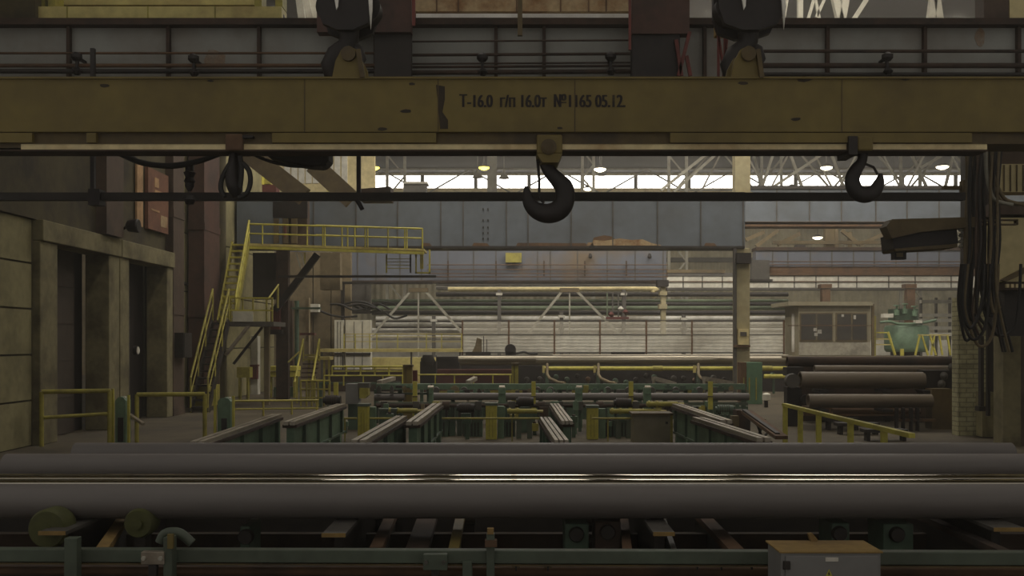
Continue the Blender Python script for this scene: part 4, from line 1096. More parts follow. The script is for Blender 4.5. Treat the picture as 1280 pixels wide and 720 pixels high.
# yellow railing before the portals
t = railing("portal_railing", "yellow railing across the first portal, ending at the green bollard", [P(52, zb(19.6), 19.6), P(138, zb(20.0), 20.0)], 1.08, [0.0, 0.985], 0.045, 0, "yellow_dirty")
MB().tube([P(55, 522, 19.6), P(138, 517, 20.0)], 0.035, 8).build("mid_rail", "yellow_dirty", t)
t = railing("portal_railing", "yellow railing across the second portal, ending at the stair foot", [P(171, zb(20.4), 20.4), P(256, zb(20.6), 20.6)], 0.98, [0.0, 1.0], 0.045, 0, "yellow_dirty")
def bollard(label, x0, x1, ytop, Yb):
    t = thing("green_bollard", label, "bollard", P((x0 + x1) / 2, zb(Yb), Yb))
    pts = [P(x0, zb(Yb), Yb), P(x1, zb(Yb), Yb), P(x1, ytop + 5, Yb), P(x1 - 3, ytop + 1, Yb), P((x0 + x1) / 2, ytop, Yb), P(x0 + 3, ytop + 1, Yb), P(x0, ytop + 5, Yb)]
    MB().prism(pts, (0, 0.28, 0)).build("body", "green", t)
    MB().prism([P((x0 + x1) / 2 - 3.5, zb(Yb) - 2, Yb - .012), P((x0 + x1) / 2 + 3.5, zb(Yb) - 2, Yb - .012), P((x0 + x1) / 2 + 3.5, ytop + 26, Yb - .012), P((x0 + x1) / 2 - 3.5, ytop + 26, Yb - .012)], (0, 0.014, 0)).build("slot", "black_iron", t)
    MB().px(x0 - 5, ytop - 10, x0 - 2.2, zb(Yb), Yb - 0.1, 0.05).build("yellow_guard", "yellow", t)
    MB().px(x1 + 2, ytop - 2, x1 + 4.6, zb(Yb), Yb - 0.1, 0.05).build("yellow_guard", "yellow", t)
    MB().lathe(P(x1 - 1, ytop + 1, Yb + .1), [(0.02, -0.03), (0.035, 0), (0.02, 0.03)], 10).build("bulb", "label", t)
bollard("green rounded bollard with yellow guards between the two portal railings", 144, 157, 496, 20.2)
bollard("green rounded bollard with yellow guards at the end of the nearest skid", 272, 288, 497, 18.6)
tag(MB().bar(P(160, 517, 20.6), P(179, 530, 19.2), 0.06, 0.05).build("lever", "rail_steel"), "grey lever bar leaning beside the first green bollard", "lever")
# low yellow kerb rails beyond the second bollard
railing("kerb_railing", "low yellow railing between the second green bollard and the yellow steps", [P(290, 500 + 22, 27), P(398, 500 + 20, 28.5)], 0.45, [0.02, 0.35, 0.68, 0.98], 0.03, 1, "yellow_dirty")

# --- lower stair flight to the landing
def flight(label, A, B, w, n, rail_h, m_rail="yellow_dirty", m_str="dark_steel", m_tread="dark_steel", parts=None, rails=True):
    """A, B: bottom and top middle points; treads across x"""
    A = Vector(A); B = Vector(B)
    t = thing("steel_stair", label, "stair", A)
    for s in (-1, 1):
        o = V(s * w / 2, 0, 0)
        MB().bar(A + o, B + o, 0.05, 0.2).build("stringer", m_str, t)
        if rails is True or rails == s:
            MB().tube([A + o + V(0, 0, rail_h), B + o + V(0, 0, rail_h)], 0.035, 8).build("handrail", m_rail, t)
            MB().tube([A + o + V(0, 0, rail_h * 0.55), B + o + V(0, 0, rail_h * 0.55)], 0.02, 8).build("mid_rail", m_rail, t)
            for f in (0.0, 0.33, 0.66, 1.0):
                c = A.lerp(B, f) + o
                MB().tube([c, c + V(0, 0, rail_h)], 0.028, 8).build("post", m_rail, t)
    for k in range(n):
        c = A.lerp(B, (k + 0.7) / n)
        MB().box((c.x - w / 2 + 0.03, c.y - 0.13, c.z - 0.025), (c.x + w / 2 - 0.03, c.y + 0.13, c.z + 0.025)).build("tread", m_tread, t)
    return t
zl = 2.67
flight("lower dark stair with yellow handrails rising from the floor to the small landing", P(249, zb(28.8), 28.8), V(X(276, 30.7), 30.7, zl), 0.5, 13, 1.0)
# landing
t = thing("stair_landing", "small railed landing on grey props between the lower and upper stairs", "landing", (X(310, 31.3), 31.3, 0))
MB().box((X(280, 30.9), 30.9, zl - 0.14), (X(342, 30.9), 32.5, zl)).build("deck", "grey_dark", t)
MB().px(291, 389, 316, 402, 30.85, 0.04).build("kick_panel", "white_panel", t)
for x in (280, 288, 333, 340): MB().px(x - 0.9, 372, x + 0.9, 407, 30.92, 0.06).build("post", "yellow_dirty", t)
for x in (303, 316): MB().px(x - 0.9, 372, x + 0.9, 390, 30.92, 0.06).build("post", "yellow_dirty", t)
for y in (372.5, 388): MB().px(280, y - 0.9, 341, y + 0.9, 30.9, 0.05).build("rail", "yellow", t)
for y in (376, 380, 384): MB().px(280, y - 0.5, 290, y + 0.5, 30.9, 0.05).build("rail", "yellow_dirty", t)
MB().tube([P(335, 374, 30.9), P(348, 356, 31.7)], 0.03, 8).build("rail", "yellow_dirty", t)
MB().px(346, 358, 348, 385, 31.7, 0.06).build("post", "yellow_dirty", t)
MB().bar(P(311, 407, 30.95), P(282, 444, 30.95), 0.09, 0.1).build("brace", "rail_steel", t)
MB().bar(P(328, 409, 32.1), P(292, 455, 32.1), 0.07, 0.08).build("brace", "grey_dark", t)
MB().px(275, 405, 281, zb(31.0), 31.0, 0.2).build("prop", "concrete_dark", t)
MB().px(330, 405, 336, zb(32.1), 32.1, 0.2).build("prop", "tan_wall", t)
# upper flight
zu = 5.3
flight("upper yellow stair climbing from the landing to the long yellow platform", V(X(283.5, 31.1), 31.1, zl), V(X(301, 32.9), 32.9, zu), 0.54, 12, 0.75, "yellow", "yellow_dirty", "yellow", rails=1)
# upper platform
YPf = 32.9
t = thing("yellow_platform", "long yellow railed platform high on the left wall side, before the grey girder".replace(" on the left wall side", " beside the upper stair"), "platform", (X(420, YPf), YPf, zu - 0.3))
MB().prism([P(311, 304, YPf), P(530, 311, YPf), P(530, 313.5, YPf), P(311, 307, YPf)], (0, 1.1, 0)).build("deck", "yellow_pale", t)
MB().prism([P(311, 307.5, YPf - .05), P(530, 314.5, YPf - .05), P(530, 318, YPf - .05), P(311, 311, YPf - .05)], (0, 0.1, 0)).build("edge_beam", "yellow", t)
def pl(x, y): return y + (x - 311) / 219.0 * 6.0
for x in (311, 328, 384, 403.5, 406, 427.5, 434.5, 443.5, 456.5, 459.5, 485, 506, 508.5, 528):
    MB().tube([P(x, pl(x, 305), YPf), P(x, pl(x, 280), YPf)], 0.026, 8).build("post", "yellow", t)
for y, r in ((280, 0.03), (292, 0.026)):
    MB().tube([P(311, pl(311, y), YPf), P(528, pl(528, y), YPf)], r, 8).build("rail", "yellow", t)
    MB().tube([P(528, pl(528, y), YPf), P(526, pl(528, y), YPf + 1.1)], r, 8).build("rail", "yellow", t)
    MB().tube([P(395, pl(395, y - 1), YPf + 1.1), P(526, pl(526, y), YPf + 1.1)], r * 0.8, 8).build("rail", "yellow_dirty", t)
# hung ladder at the platform end
for a in (520, 536):
    pass
MB().px(519, 315, 521, 342, YPf + 0.1, 0.05).build("ladder_stile", "yellow_dirty", t)
MB().px(536, 312, 538, 342, YPf + 0.1, 0.05).build("ladder_stile", "yellow", t)
MB().px(519, 340, 538, 342, YPf + 0.1, 0.05).build("ladder_rung", "yellow_dirty", t)
MB().px(525, 318, 529, 336, YPf + 0.3, 0.1).build("ladder_back", "yellow_dirty", t)
MB().px(482, 318, 484, 341, YPf + 0.4, 0.05).build("ladder_stile", "yellow_dirty", t)
MB().px(512, 318, 514, 341, YPf + 0.4, 0.05).build("ladder_stile", "dark_steel", t)
for y in (323, 327, 331, 335): MB().px(483, y, 513, y + 0.8, YPf + 0.42, 0.04).build("ladder_rung", "yellow_dirty", t)
# dark crane buffer post with tan stripes standing through the platform
t = thing("buffer_post", "dark brown post with three tan vertical bars rising through the yellow platform", "post", P(362, zb(34.6), 34.6))
MB().px(353, 250, 384, 312, 34.6, 0.4).build("upper_body", "brown_steel", t)
MB().px(345, 312, 360, zb(34.4), 34.5, 0.3).build("lower_shaft", "rust_dark", t)
for a, c in ((342, 348), (354, 360), (364, 371)): MB().px(a, 273, c, 304, 34.35, 0.12).build("tan_bar", "tan_beam", t)
MB().px(341, 252, 384, 272, 34.4, 0.15).build("head_plate", "black_iron", t)
MB().px(355, 281, 357, 296, 34.1, 0.1).build("red_rod", "dark_red", t)
t = thing("platform_brace", "dark diagonal brace running down under the yellow platform", "brace", P(345, 400, 34.6))
MB().bar(P(397, 318, 34.15), P(344, 388, 34.15), 0.2, 0.22).build("diagonal", "black_iron", t)
MB().px(338, 384, 349, 412, 34.1, 0.25).build("foot_plate", "dark_red", t)
MB().px(336, 412, 352, 418, 34.1, 0.28).build("foot_bracket", "black_iron", t)
tag(MB().px(316, 316, 346, 374, 36.4, 0.4).build("dark_recess_fill", "black_iron"), "black block painted as the dark recess under the yellow platform behind the upper stair", "cabinet")  # black box stands in for the darkness of an open recess
tag(MB().px(400, 316, 425, 362, 39, 0.5).build("tan_column", "tan_wall"), "tan square column below the yellow platform", "column")
tag(MB().px(348, 344, 545, 347, 33.5, 0.1).build("cable_tray", "dark_steel"), "thin dark level tray crossing under the yellow platform", "tray")
for i, x in enumerate((375, 379)):
    pass
random.seed(8)
for i in range(16):
    x = 436 + i * 25.5 + random.uniform(-7, 7); Yq = random.uniform(20.9, 22.4); w_ = random.uniform(2, 5); y = random.uniform(516, 532)
    if 786 < x < 846 or 604 < x < 624 or 440 < x < 464 or 730 < x < 750: continue
    t = thing("valve_block", "small machine block on a leg among the green stands of the conveyor", "block", P(x, zb(Yq), Yq), "machine blocks among the conveyor stands")
    m_ = random.choice(["green", "green_dark", "rust_dark", "grey_dark", "yellow_dirty"])
    MB().px(x - w_, y, x + w_, y + random.uniform(5, 12), Yq, 0.16).build("block", m_, t)
    MB().px(x - w_ * 0.5, y + 4, x + w_ * 0.5, zb(Yq), Yq + 0.04, 0.08).build("support", "green_dark", t)
    MB().lathe(P(x, y - 1, Yq + 0.08), [(0.012, -0.03), (0.035, -0.02), (0.035, 0.02), (0.012, 0.03)], 10).build("knob", "label" if i % 4 == 0 else "rust_dark", t)
t = thing("wall_ladder", "slanting grey ladder rungs in the shade under the yellow platform", "ladder", P(375, 340, 36))
for a, c in ((370, 376), (376, 382)): MB().bar(P(a, 316, 36), P(c, 336, 36), 0.05, 0.05).build("stile", "truss", t)
MB().px(380, 316, 381.5, 337, 36, .05).build("stile", "yellow_dirty", t)
# upper diagonal tan braces in the roof at left, with a yellow patch
for a, c, w, lab in (((308, 190), (380, 246), 0.62, "broad tan diagonal brace behind the looped slings hook"), ((392, 206), (440, 250), 0.62, "broad tan diagonal brace below the dark tarpaulin")):
    tag(MB().bar(P(*a, 33), P(*c, 33), 0.3, w).build("roof_brace", "tan_beam"), lab, "brace")
t = thing("roof_cabinet", "small yellow and red hoist cabinet seen behind the looped slings hook", "cabinet", P(328, 240, 40))
MB().px(316, 231, 345, 242, 40, 0.6).build("body", "dark_red", t); MB().px(319, 216, 328, 230, 39.9, 0.5).build("yellow_cap", "yellow", t); MB().px(329, 222, 338, 230, 40.2, 0.5).build("yellow_cap", "yellow_dirty", t)
tag(MB().px(408, 231, 426, 245, 38, 0.5).build("yellow_block", "yellow_pale"), "pale yellow block behind the second broad tan brace", "block")
tag(MB().prism([P(450, 236, 31), P(488, 233, 31), P(488, 250, 31), P(450, 250, 31)], (0, 0.8, 0)).build("brown_ledge", "rust_dark"), "brown ledge plate just above the dark hung bar below the yellow twin lamps", "ledge")
tag(MB().px(505, 229, 533, 243, 75, 0.8).build("roof_cabin", "grey_dark"), "small grey cabin in the roof framing beside the bright clerestory", "cabin")
tag(MB().px(505, 227, 534, 229.5, 74.5, 1.5).build("roof_rail", "white"), "white rail above the small grey roof cabin", "rail")

# --- things along the left floor
t = thing("yellow_press", "low yellow machine table with dark rollers by the tan annex", "machine", P(353, zb(36), 36))
MB().px(336, 458, 370, 463.5, 36, 0.8).build("top_beam", "yellow", t)
MB().px(336, 464.5, 370, 471, 36.05, 0.7).build("lower_beam", "yellow", t)
for x in (338, 360, 368): MB().px(x - 1.5, 471, x + 1.5, zb(36), 36.1, 0.12).build("leg", "yellow_dirty", t)
MB().lathe(P(351, 477, 36.1), [(0.03, 0), (0.17, 0), (0.18, 0.04), (0.18, 0.3), (0.03, 0.3)], 18, "y").build("roller", "black_iron", t)
MB().px(342, 484, 368, 496, 36.2, 0.4).build("green_base", "green_dark", t)
t = thing("yellow_steps", "short steep yellow steps with tall handrails by the low yellow machine", "steps", P(384, zb(33), 33))
for a, c in ((372, 379), (394, 399)):
    MB().tube([P(a - 4, 478, 32.6), P(c, 424, 34.0)], 0.035, 8).build("handrail", "yellow", t)
    MB().tube([P(c, 424, 34.0), P(c, 452, 34.0)], 0.03, 8).build("post", "yellow_dirty", t)
    MB().px(a - 2, 470, a, zb(33), 32.7, 0.06).build("post", "yellow_dirty", t)
for k in range(7):
    MB().px(375 + k * 0.8, 476 - k * 5.5, 394 + k * 0.8, 478 - k * 5.5, 32.7 + k * 0.18, 0.2).build("tread", "yellow_dirty" if k > 4 else "rust_dark", t)
MB().px(384, 446, 412, 450, 34.1, 0.7).build("deck", "yellow_pale", t)
for x in (386, 392, 405, 411): MB().px(x - 1, 450, x + 1, zb(34.2), 34.2, 0.08).build("leg", "yellow_dirty", t)
MB().tube([P(360, 453, 33.5), P(374, 440, 34)], 0.03, 8).build("handrail", "yellow_dirty", t)
railing("cage_railing", "crowded yellow cage rails at the foot of the yellow steps", [P(376, 508, 31), P(412, 508, 31)], 0.8, [0, 0.2, 0.38, 0.6, 0.8, 1], 0.03, 2, "yellow_dirty")
t = thing("red_fire_box", "dark red box on a pale pillar near the low yellow machine", "box", P(317, 473, 38))
MB().px(313, 457, 321, 474, 38, 0.25).build("body", "dark_red", t); MB().px(312.5, 456, 321.5, 458, 37.95, 0.35).build("hood", "dark_red", t)
tag(MB().px(312, 420, 322, zb(38.3), 38.3, 0.4).build("pillar", "white_panel"), "pale pillar carrying the dark red box", "pillar")
tag(MB().px(296, 459, 312, 472, 35, 0.4).px(298, 472, 300, zb(35), 35, .2).px(308, 472, 310, zb(35), 35, .2).build("yellow_chest", "yellow_dirty"), "drab yellow chest on legs beside the dark red box", "chest")
for x0, x1, y0, m, lab in ((325, 331, 408, "tan_wall", "tan slim pillar beside the pale pillar"), (357, 365, 376, "brown_steel", "brown slim pillar with greenish pipe behind the low yellow machine"), (382, 386, 372, "tan_wall", "tan slim pillar behind the yellow steps")):
    o = tag(MB().px(x0, y0, x1, zb(41), 41, 0.3).px(x0 - 1, zb(41) - 3, x1 + 1, zb(41), 40.9, 0.5).build("pillar", m), lab, "pillar")
hp_ = tag(MB().tube([P(371, 376, 40.5), P(371, zb(40.5), 40.5)], 0.09, 10).build("riser_pipe", "green_dark"), "dark green riser pipe on the annex wall", "pipe")
tag(MB().px(364, 384, 400, 386.5, 40.3, 0.2).build("conduit_tray", "green_dark"), "dark green tray across the top of the riser pipe", "tray")
tag(MB().px(384, 380, 398, 390, 43.5, 0.4).build("wall_unit", "white_panel"), "small pale wall unit on the annex wall", "wall unit")
tag(MB().px(375, 416, 393, 419, 40.6, 0.3).build("bracket_shelf", "dark_red"), "small dark red bracket on the annex wall by the riser pipe", "bracket")
# dark machine behind the second bollard
tag(MB().px(240, 482, 262, 508, 29.5, 1.0).build("yellow_bin", "yellow_dirty"), "drab yellow bin at the foot of the lower stair", "bin")

# ================================================================== RIGHT SIDE
# green cabinet in front of the khaki column
t = thing("green_cabinet", "tall green switch cabinet with a rusty side at the foot of the khaki column", "cabinet", P(942, zb(32.6), 32.6))
MB().px(934, 453, 953, zb(32.6), 32.6, 0.5).build("body", "green_bright", t, bevel=0.01)
MB().px(925.5, 453, 934, zb(32.7), 32.7, 0.45).build("rusty_side", "rust", t)
for x in (930, 937, 945.5): MB().px(x - 0.6, 472, x + 0.6, 500, 32.5, 0.05).build("yellow_tube", "yellow_dirty", t)
MB().px(926, 488, 935, 489.5, 32.45, 0.1).build("crossbar", "rust", t)
t = thing("grey_sensor", "small grey round unit on the floor beside the green cabinet", "unit", P(958, zb(31), 31))
MB().lathe(P(958, 496, 31), [(0.05, -0.12), (0.13, -0.1), (0.13, 0.08), (0.05, 0.12)], 14).build("head", "white_panel", t); MB().px(956, 500, 960, zb(31), 31, 0.1).build("stand", "dark_steel", t)
# brown trestle table
t = thing("brown_trestle", "brown dusty trestle frame with crossed legs near the green cabinet", "trestle", P(950, zb(20.5), 20.5))
MB().prism([P(926, 513, 20.6), P(940, 513, 20.6), P(985, 545, 17.6), P(969, 545, 17.6)], (0, 0, -0.06)).build("top_plate", "rust", t)
MB().bar(P(930, 515, 20.5), P(972, 545, 17.8), 0.08, 0.12).build("side_beam", "black_iron", t)
for a, c in (((944, 524), (952, 545)), ((956, 524), (948, 545)), ((958, 530), (964, 545)), ((966, 534), (956, 545))):
    MB().bar(P(*a, 19.8), P(*c, 19.8), 0.04, 0.04).build("cross_leg", "dark_steel", t)
MB().px(921, 513, 938, zb(21), 21, 0.4).build("box_base", "rust_dark", t)
MB().px(915, 520, 924, 533, 20.8, 0.2).build("grey_lug", "tan_beam", t)
# raised platform with ramp railing
Yr0 = 28.0
zr = 0.88
def rp(px_): return V(5.05, 5.05 * F / (px_ - CX), 0)
A0 = rp(980); B0 = rp(1140)
t = thing("ramp_railing", "yellow railing running towards the camera in front of the stored pipes", "railing", (5.05, 18.7, 0))
A0.z = zr; B0.z = zr
MB().bar(A0, B0, 0.08, 0.06).build("top_rail", "yellow", t)
for p_ in (982, 1001, 1024, 1064, 1106):
    c = rp(p_); MB().box((c.x - 0.04, c.y, 0), (c.x + 0.04, c.y + 0.06, zr - 0.02)).build("post", "yellow", t)
# stacked stored pipes on their rack
Yk = 34.0
def stored(label, a, c, y, r, Y, m="rack_pipe"):
    o = MB().pipe(P(a, y, Y), P(c, y + 0.4, Y), r * Y / F, 0.03).build("stored_pipe", m); tag(o, label, "pipe")
stored("topmost dark stored pipe on the rack under the cabin", 984, 1189, 452, 6.5, 25.2, "rust_dark")
stored("slim pale stored pipe second from the top of the rack", 1018, 1188, 461.5, 5.0, 24.4)
stored("big brown stored pipe in the middle of the rack", 1000, 1154, 475, 10.5, 24.0)
stored("big lowest stored pipe with a bevelled end on the rack".replace("bevelled", "angled"), 1010, 1164, 501, 8.6, 23.3)
stored("slim rusty stored pipe lying low beneath the lowest big pipe", 1040, 1150, 514, 3.6, 24.3, "rust")
t = thing("pipe_rack", "dark stepped pipe rack with rollers holding the big stored pipes", "rack", P(1090, zb(25.4), 25.4))
for x in (1030, 1110):
    MB().px(x - 3, 447, x + 3, zb(25.6), 25.6, 0.2).build("upright", "black_iron", t)
    for y, Y in ((460.2, 25.1), (468.2, 24.3), (487.4, 23.9), (511.4, 23.2)):
        MB().px(x - 6, y, x + 6, y + 3.5, Y - 0.2, 0.6).build("cradle_arm", "black_iron", t)
MB().px(985, 445.5, 1190, 448, 25.7, 0.6).build("top_deck", "tan_wall", t)
MB().px(1005, 508, 1170, 520, 25.2, 0.3).build("base_beam", "rust", t)
MB().px(1002, 449, 1192, zb(25.8), 25.8, 0.15).build("dark_gap_sheet", "rust_dark", t)  # dark sheet added behind the pipes to darken the gaps between them
MB().px(1165, 486, 1190, zb(23.4), 23.4, 0.4).build("end_box", "olive_dark", t)
MB().prism([P(1152, 488, 23.5), P(1166, 488, 23.5), P(1166, 505, 23.5)], (0, 0.4, 0)).build("end_gusset", "black_iron", t)
MB().px(1155, 463, 1190, 487, 23.9, 0.5).build("end_plate", "black_iron", t)
for x, y in ((1180, 470), (1177, 480), (1190, 459)): MB().lathe(P(x, y, 23.8), [(0.03, -0.05), (0.1, 0), (0.03, 0.05)], 12, "y").build("bolt_hub", "grey_dark", t)
MB().px(984, 459, 1005, 470, 24.6, 0.4).build("roller_box", "dark_steel", t)
for x in (1122, 1130, 1140, 1148): MB().px(x - 1.4, 510, x + 1.4, zb(22.9), 22.9, 0.12).build("front_leg", "black_iron", t)
MB().px(1120, 524, 1170, 527, 22.95, 0.15).build("front_bar", "rust", t)
t = thing("end_roller", "round grey roller with dark cheeks at the near end of the stored pipes", "roller", P(990, zb(24), 24))
MB().lathe(P(990, 476, 24), [(0.05, -0.1), (0.17, -0.1), (0.18, 0), (0.17, 0.1), (0.05, 0.1)], 20, "y").build("roller", "grey_dark", t)
MB().px(984, 484, 1002, zb(24.2), 24.2, 0.3).build("cheek", "black_iron", t)
MB().lathe(P(1007, 499, 23.8), [(0.04, -0.08), (0.11, -0.08), (0.11, 0.08), (0.04, 0.08)], 16, "y").build("small_roller", "black_iron", t)
t = thing("ledge_planks", "dark stepped planks lying before the lowest stored pipe", "planks", P(1060, zb(22), 22))
for k, (a, c, y, Yq) in enumerate([(1033, 1075, 523, 23.1), (1048, 1100, 529, 22.0), (1082, 1135, 537, 20.6)]):
    MB().px(a, y, c, y + 4, Yq, 0.35).px(a + 2, y + 4, a + 6, zb(Yq), Yq + 0.05, 0.2).px(c - 6, y + 4, c - 2, zb(Yq), Yq + 0.05, 0.2).build("plank", "dark_steel", t)

# operator cabin
Yc = 44
t = thing("operator_cabin", "khaki operator cabin with two dark windows standing above the stored pipes", "cabin", P(1037, 446, Yc))
MB().px(998, 382, 1088, 446, Yc, 2.2).build("body", "cabin", t)
MB().prism([P(985, 382, Yc + 1.6), P(998, 382, Yc), P(998, 445.4, Yc), P(985, 445.4, Yc + 1.6)], (0.03, 0.08, 0)).build("side_wall", "cabin", t)
MB().px(985, 377, 1091, 382, Yc - 0.25, 2.9).build("roof", "cabin", t)
for a, c in ((1000, 1041), (1045, 1084)):
    fr = MB().px(a, 391, c, 426.5, Yc - 0.05, 0.06).build("window_frame", "tan_beam", t)
    for k in (0, 1):
        for y0, y1 in ((392.5, 406), (407.5, 425)):
            x0 = a + 1.5 + k * ((c - a) / 2 - 0.2)
            MB().px(x0, y0, x0 + (c - a) / 2 - 2.2, y1, Yc - 0.065, 0.02).build("pane", "glass_dark", fr)
MB().px(990, 392, 994.5, 440, Yc + 0.6, 0.05).build("side_pane", "duct", t)
for y in (430, 435, 440): MB().px(999, y, 1088, y + 0.7, Yc - 0.02, 0.03).build("wall_rib", "rust", t)
for x0, y0, x1, y1 in ((1017, 410, 1021, 414), (1022, 412, 1027, 417), (1018, 416, 1022, 420), (1067, 394, 1070, 399), (1052, 393, 1055, 396)):
    MB().px(x0, y0, x1, y1, Yc - 0.075, 0.008).build("paper", "label", t)
MB().px(999, 428, 1088, 444, Yc - 0.03, 0.04).build("lower_cladding", "cabin_lower", t)
MB().px(985, 406.5, 1092, 407.5, Yc - 0.3, 0.05).build("outer_rail", "rust", t)
MB().px(1090, 380, 1093, 446, Yc - 0.1, 0.1).build("corner_post", "tan_beam", t)
# platform carrying cabin and tank
tag(MB().px(984, 446.8, 1192, 450, 43.2, 6.0).px(990, 450, 996, zb(43.4), 43.4, .3).px(1180, 450, 1186, zb(43.4), 43.4, .3).px(1085, 450, 1091, zb(43.4), 43.4, .3).build("cabin_deck", "tan_beam"), "tan deck carrying the operator cabin and the green tank", "deck")
# green tank machine
t = thing("green_tank", "round green tank machine with pipes on the deck beside the cabin", "tank", P(1132, 446, 46))
MB().lathe(P(1133, 440, 47), [(0.9, 0), (0.98, 0.08), (1.0, 0.2), (1.0, 1.15), (0.92, 1.25), (0.3, 1.3)], 28).build("vessel", "green", t)
MB().px(1118, 386, 1148, 400, 46.4, 0.8).build("top_gear", "green_dark", t)
for x, y in ((1121, 388), (1131, 386), (1143, 389)): MB().lathe(P(x, y, 46.2), [(0.04, -0.25), (0.12, -0.22), (0.12, 0.0), (0.05, 0.02), (0.05, 0.2), (0.15, 0.2), (0.15, 0.25)], 12).build("valve_head", "green", t)
MB().px(1104, 392, 1117, 397, 46.2, 0.3).build("grey_unit", "white_panel", t)
MB().px(1145, 400, 1153, 404, 45.9, 0.3).build("grey_unit", "white_panel", t)
MB().tube([P(x, y, 46) for x, y in smooth([(1100, 403), (1112, 402), (1125, 405), (1150, 404), (1170, 400)])], 0.06, 8).build("hose", "green", t)
MB().px(1126, 436, 1130, 444.5, 45.9, 0.1).build("yellow_leg", "yellow", t)
MB().px(1118, 438, 1150, 444.5, 46.5, 0.5).build("skirt", "black_iron", t)
t = thing("yellow_stile", "small yellow stile with sloping sides between the cabin and the green tank", "stile", P(1105, 446, 44.5))
MB().bar(P(1110, 415, 44.6), P(1119, 444, 44.3), 0.08, 0.08).build("side_rail", "yellow", t)
MB().px(1095, 415, 1111, 416.5, 44.6, 0.1).build("top_bar", "yellow", t)
for y in (423, 430): MB().px(1095, y, 1115, y + 1.5, 44.5, 0.1).build("step_bar", "yellow_pale", t)
MB().px(1093, 395, 1095, 445, 44.5, 0.1).build("post", "yellow_dirty", t)
t = thing("yellow_stile", "yellow railed stile with crossed sides, between the green tank and the brick pier", "stile", P(1168, 446, 44.5))
for a, c in (((1150, 418), (1144, 444)), ((1152, 418), (1160, 444)), ((1162, 418), (1170, 444)), ((1174, 419), (1178, 444)), ((1168, 418), (1164, 444)), ((1184, 418), (1188, 444))):
    MB().bar(P(*a, 44.5), P(*c, 44.5), 0.07, 0.07).build("side_rail", "yellow", t)
MB().px(1148, 418, 1187, 419.5, 44.45, 0.1).build("top_bar", "yellow_pale", t)
# white louvres at far right
t = thing("louvre_rack", "stack of pale level bars glimpsed beyond the green tank", "rack", P(1170, 430, 56))
for y in (377, 394, 400.5, 410, 418): MB().px(1152, y - 2.2, 1190, y + 2, 56, 0.3).build("pale_bar", "white_panel", t)
for x in (1152, 1171, 1188): MB().px(x - 1, 372, x + 1, zb(56.3), 56.3, 0.2).build("upright", "grey_dark", t)

# brick pier
Yb = 21.8
o = MB().box((X(1190, Yb + 0.3), Yb, 0), (X(1236, Yb), Yb + 0.3, Z(372, Yb))).build("pillar", "brick"); struct(o)
tag(MB().px(1228, 490, 1242, 546, Yb - 0.5, 0.3).build("leaning_slab", "concrete"), "pale slab standing against the foot of the brick pier", "slab")
# steel column at the right edge with the crane cab
Yq = 19.6
o = MB().px(1254, 370, 1276, zb(Yq), Yq, 0.4).build("column", "concrete_frame"); struct(o)
o = MB().px(1276, 300, 1330, zb(Yq), Yq + 0.1, 0.4).build("column", "brown_steel"); struct(o)
o = MB().px(1234, 100, 1256, zb(22.2), 22.2, 0.3).px(1208, 100, 1234, 335, 22.4, 0.3).build("column", "dark_steel"); struct(o)
t = thing("crane_cab", "beige crane cab hanging at the side of the hall, with a ribbed upper wall", "crane cab", P(1270, 360, 17.5))
MB().px(1250, 272, 1330, 352, 17.5, 0.5).build("body", "beige", t)
MB().px(1250, 205, 1330, 240, 17.6, 0.4).build("upper_wall", "beige", t)
for x in range(1255, 1330, 8): MB().px(x, 206, x + 1.2, 239, 17.57, 0.04).build("wall_rib", "tan_beam", t)
MB().px(1246, 252, 1330, 268, 17.4, 0.7).build("waist_beam", "brown_steel", t)
MB().px(1244, 178, 1330, 205, 17.7, 0.4).build("roof_box", "brown_steel", t)
MB().prism([P(1252, 350, 17.4), P(1290, 330, 17.4), P(1290, 338, 17.4), P(1258, 352, 17.4)], (0, 0.1, 0)).build("slanted_trim", "tan_beam", t)
MB().px(1256, 353, 1330, 362, 17.55, 0.5).build("sill_beam", "brown_steel", t)
for x in range(1258, 1330, 6): MB().px(x, 355, x + 3.5, 359.5, 17.5, 0.06).build("sill_light", "cream", t)
MB().px(1256, 362, 1330, 420, 17.9, 0.5).build("lower_cab", "dark_steel", t)
tag(MB().px(1262, -30, 1330, 26.9, 15.5, 0.3).build("end_screen", "beige"), "beige end screen standing on the grey crane girder at the column side", "panel")
tag(MB().px(1230, -30, 1261, 26.9, 15.5, 0.3).build("end_housing", "brown_steel"), "brown housing beside the beige end screen on the crane girder", "housing")
# jib with the tilted dark box
Yj = 15.6
t = thing("jib_arm", "rusty tan jib arm with a slotted end, reaching across from the cable bundle", "jib", P(1160, 290, Yj))
MB().prism([P(1108, 283, Yj), P(1115, 274, Yj), P(1222, 271, Yj), P(1222, 283, Yj), P(1150, 290, Yj), P(1115, 298, Yj)], (0, 0.3, 0)).build("arm", "tan_beam", t)
MB().px(1222, 274, 1252, 276, Yj + 0.1, 0.1).px(1222, 279, 1252, 281, Yj + 0.1, 0.1).px(1271, 274, 1273, 281, Yj + 0.1, 0.1).px(1252, 274, 1273, 275.5, Yj + 0.1, 0.1).px(1252, 279.5, 1273, 281, Yj + 0.1, 0.1).build("slotted_end", "tan_beam", t)
t = thing("tilted_box", "dark tilted box with a small clamp hanging under the rusty jib arm", "box", P(1157, 310, Yj + .1))
MB().prism([P(1115, 293, Yj + .1), P(1196, 287, Yj + .1), P(1198, 304, Yj + .1), P(1117, 311, Yj + .1)], (0, 0.5, 0)).build("body", "black_iron", t)
MB().prism([P(1118, 311, Yj + .05), P(1197, 304.5, Yj + .05), P(1197, 309, Yj + .05), P(1120, 314, Yj + .05)], (0, 0.55, 0)).build("lower_lip", "tan_beam", t)
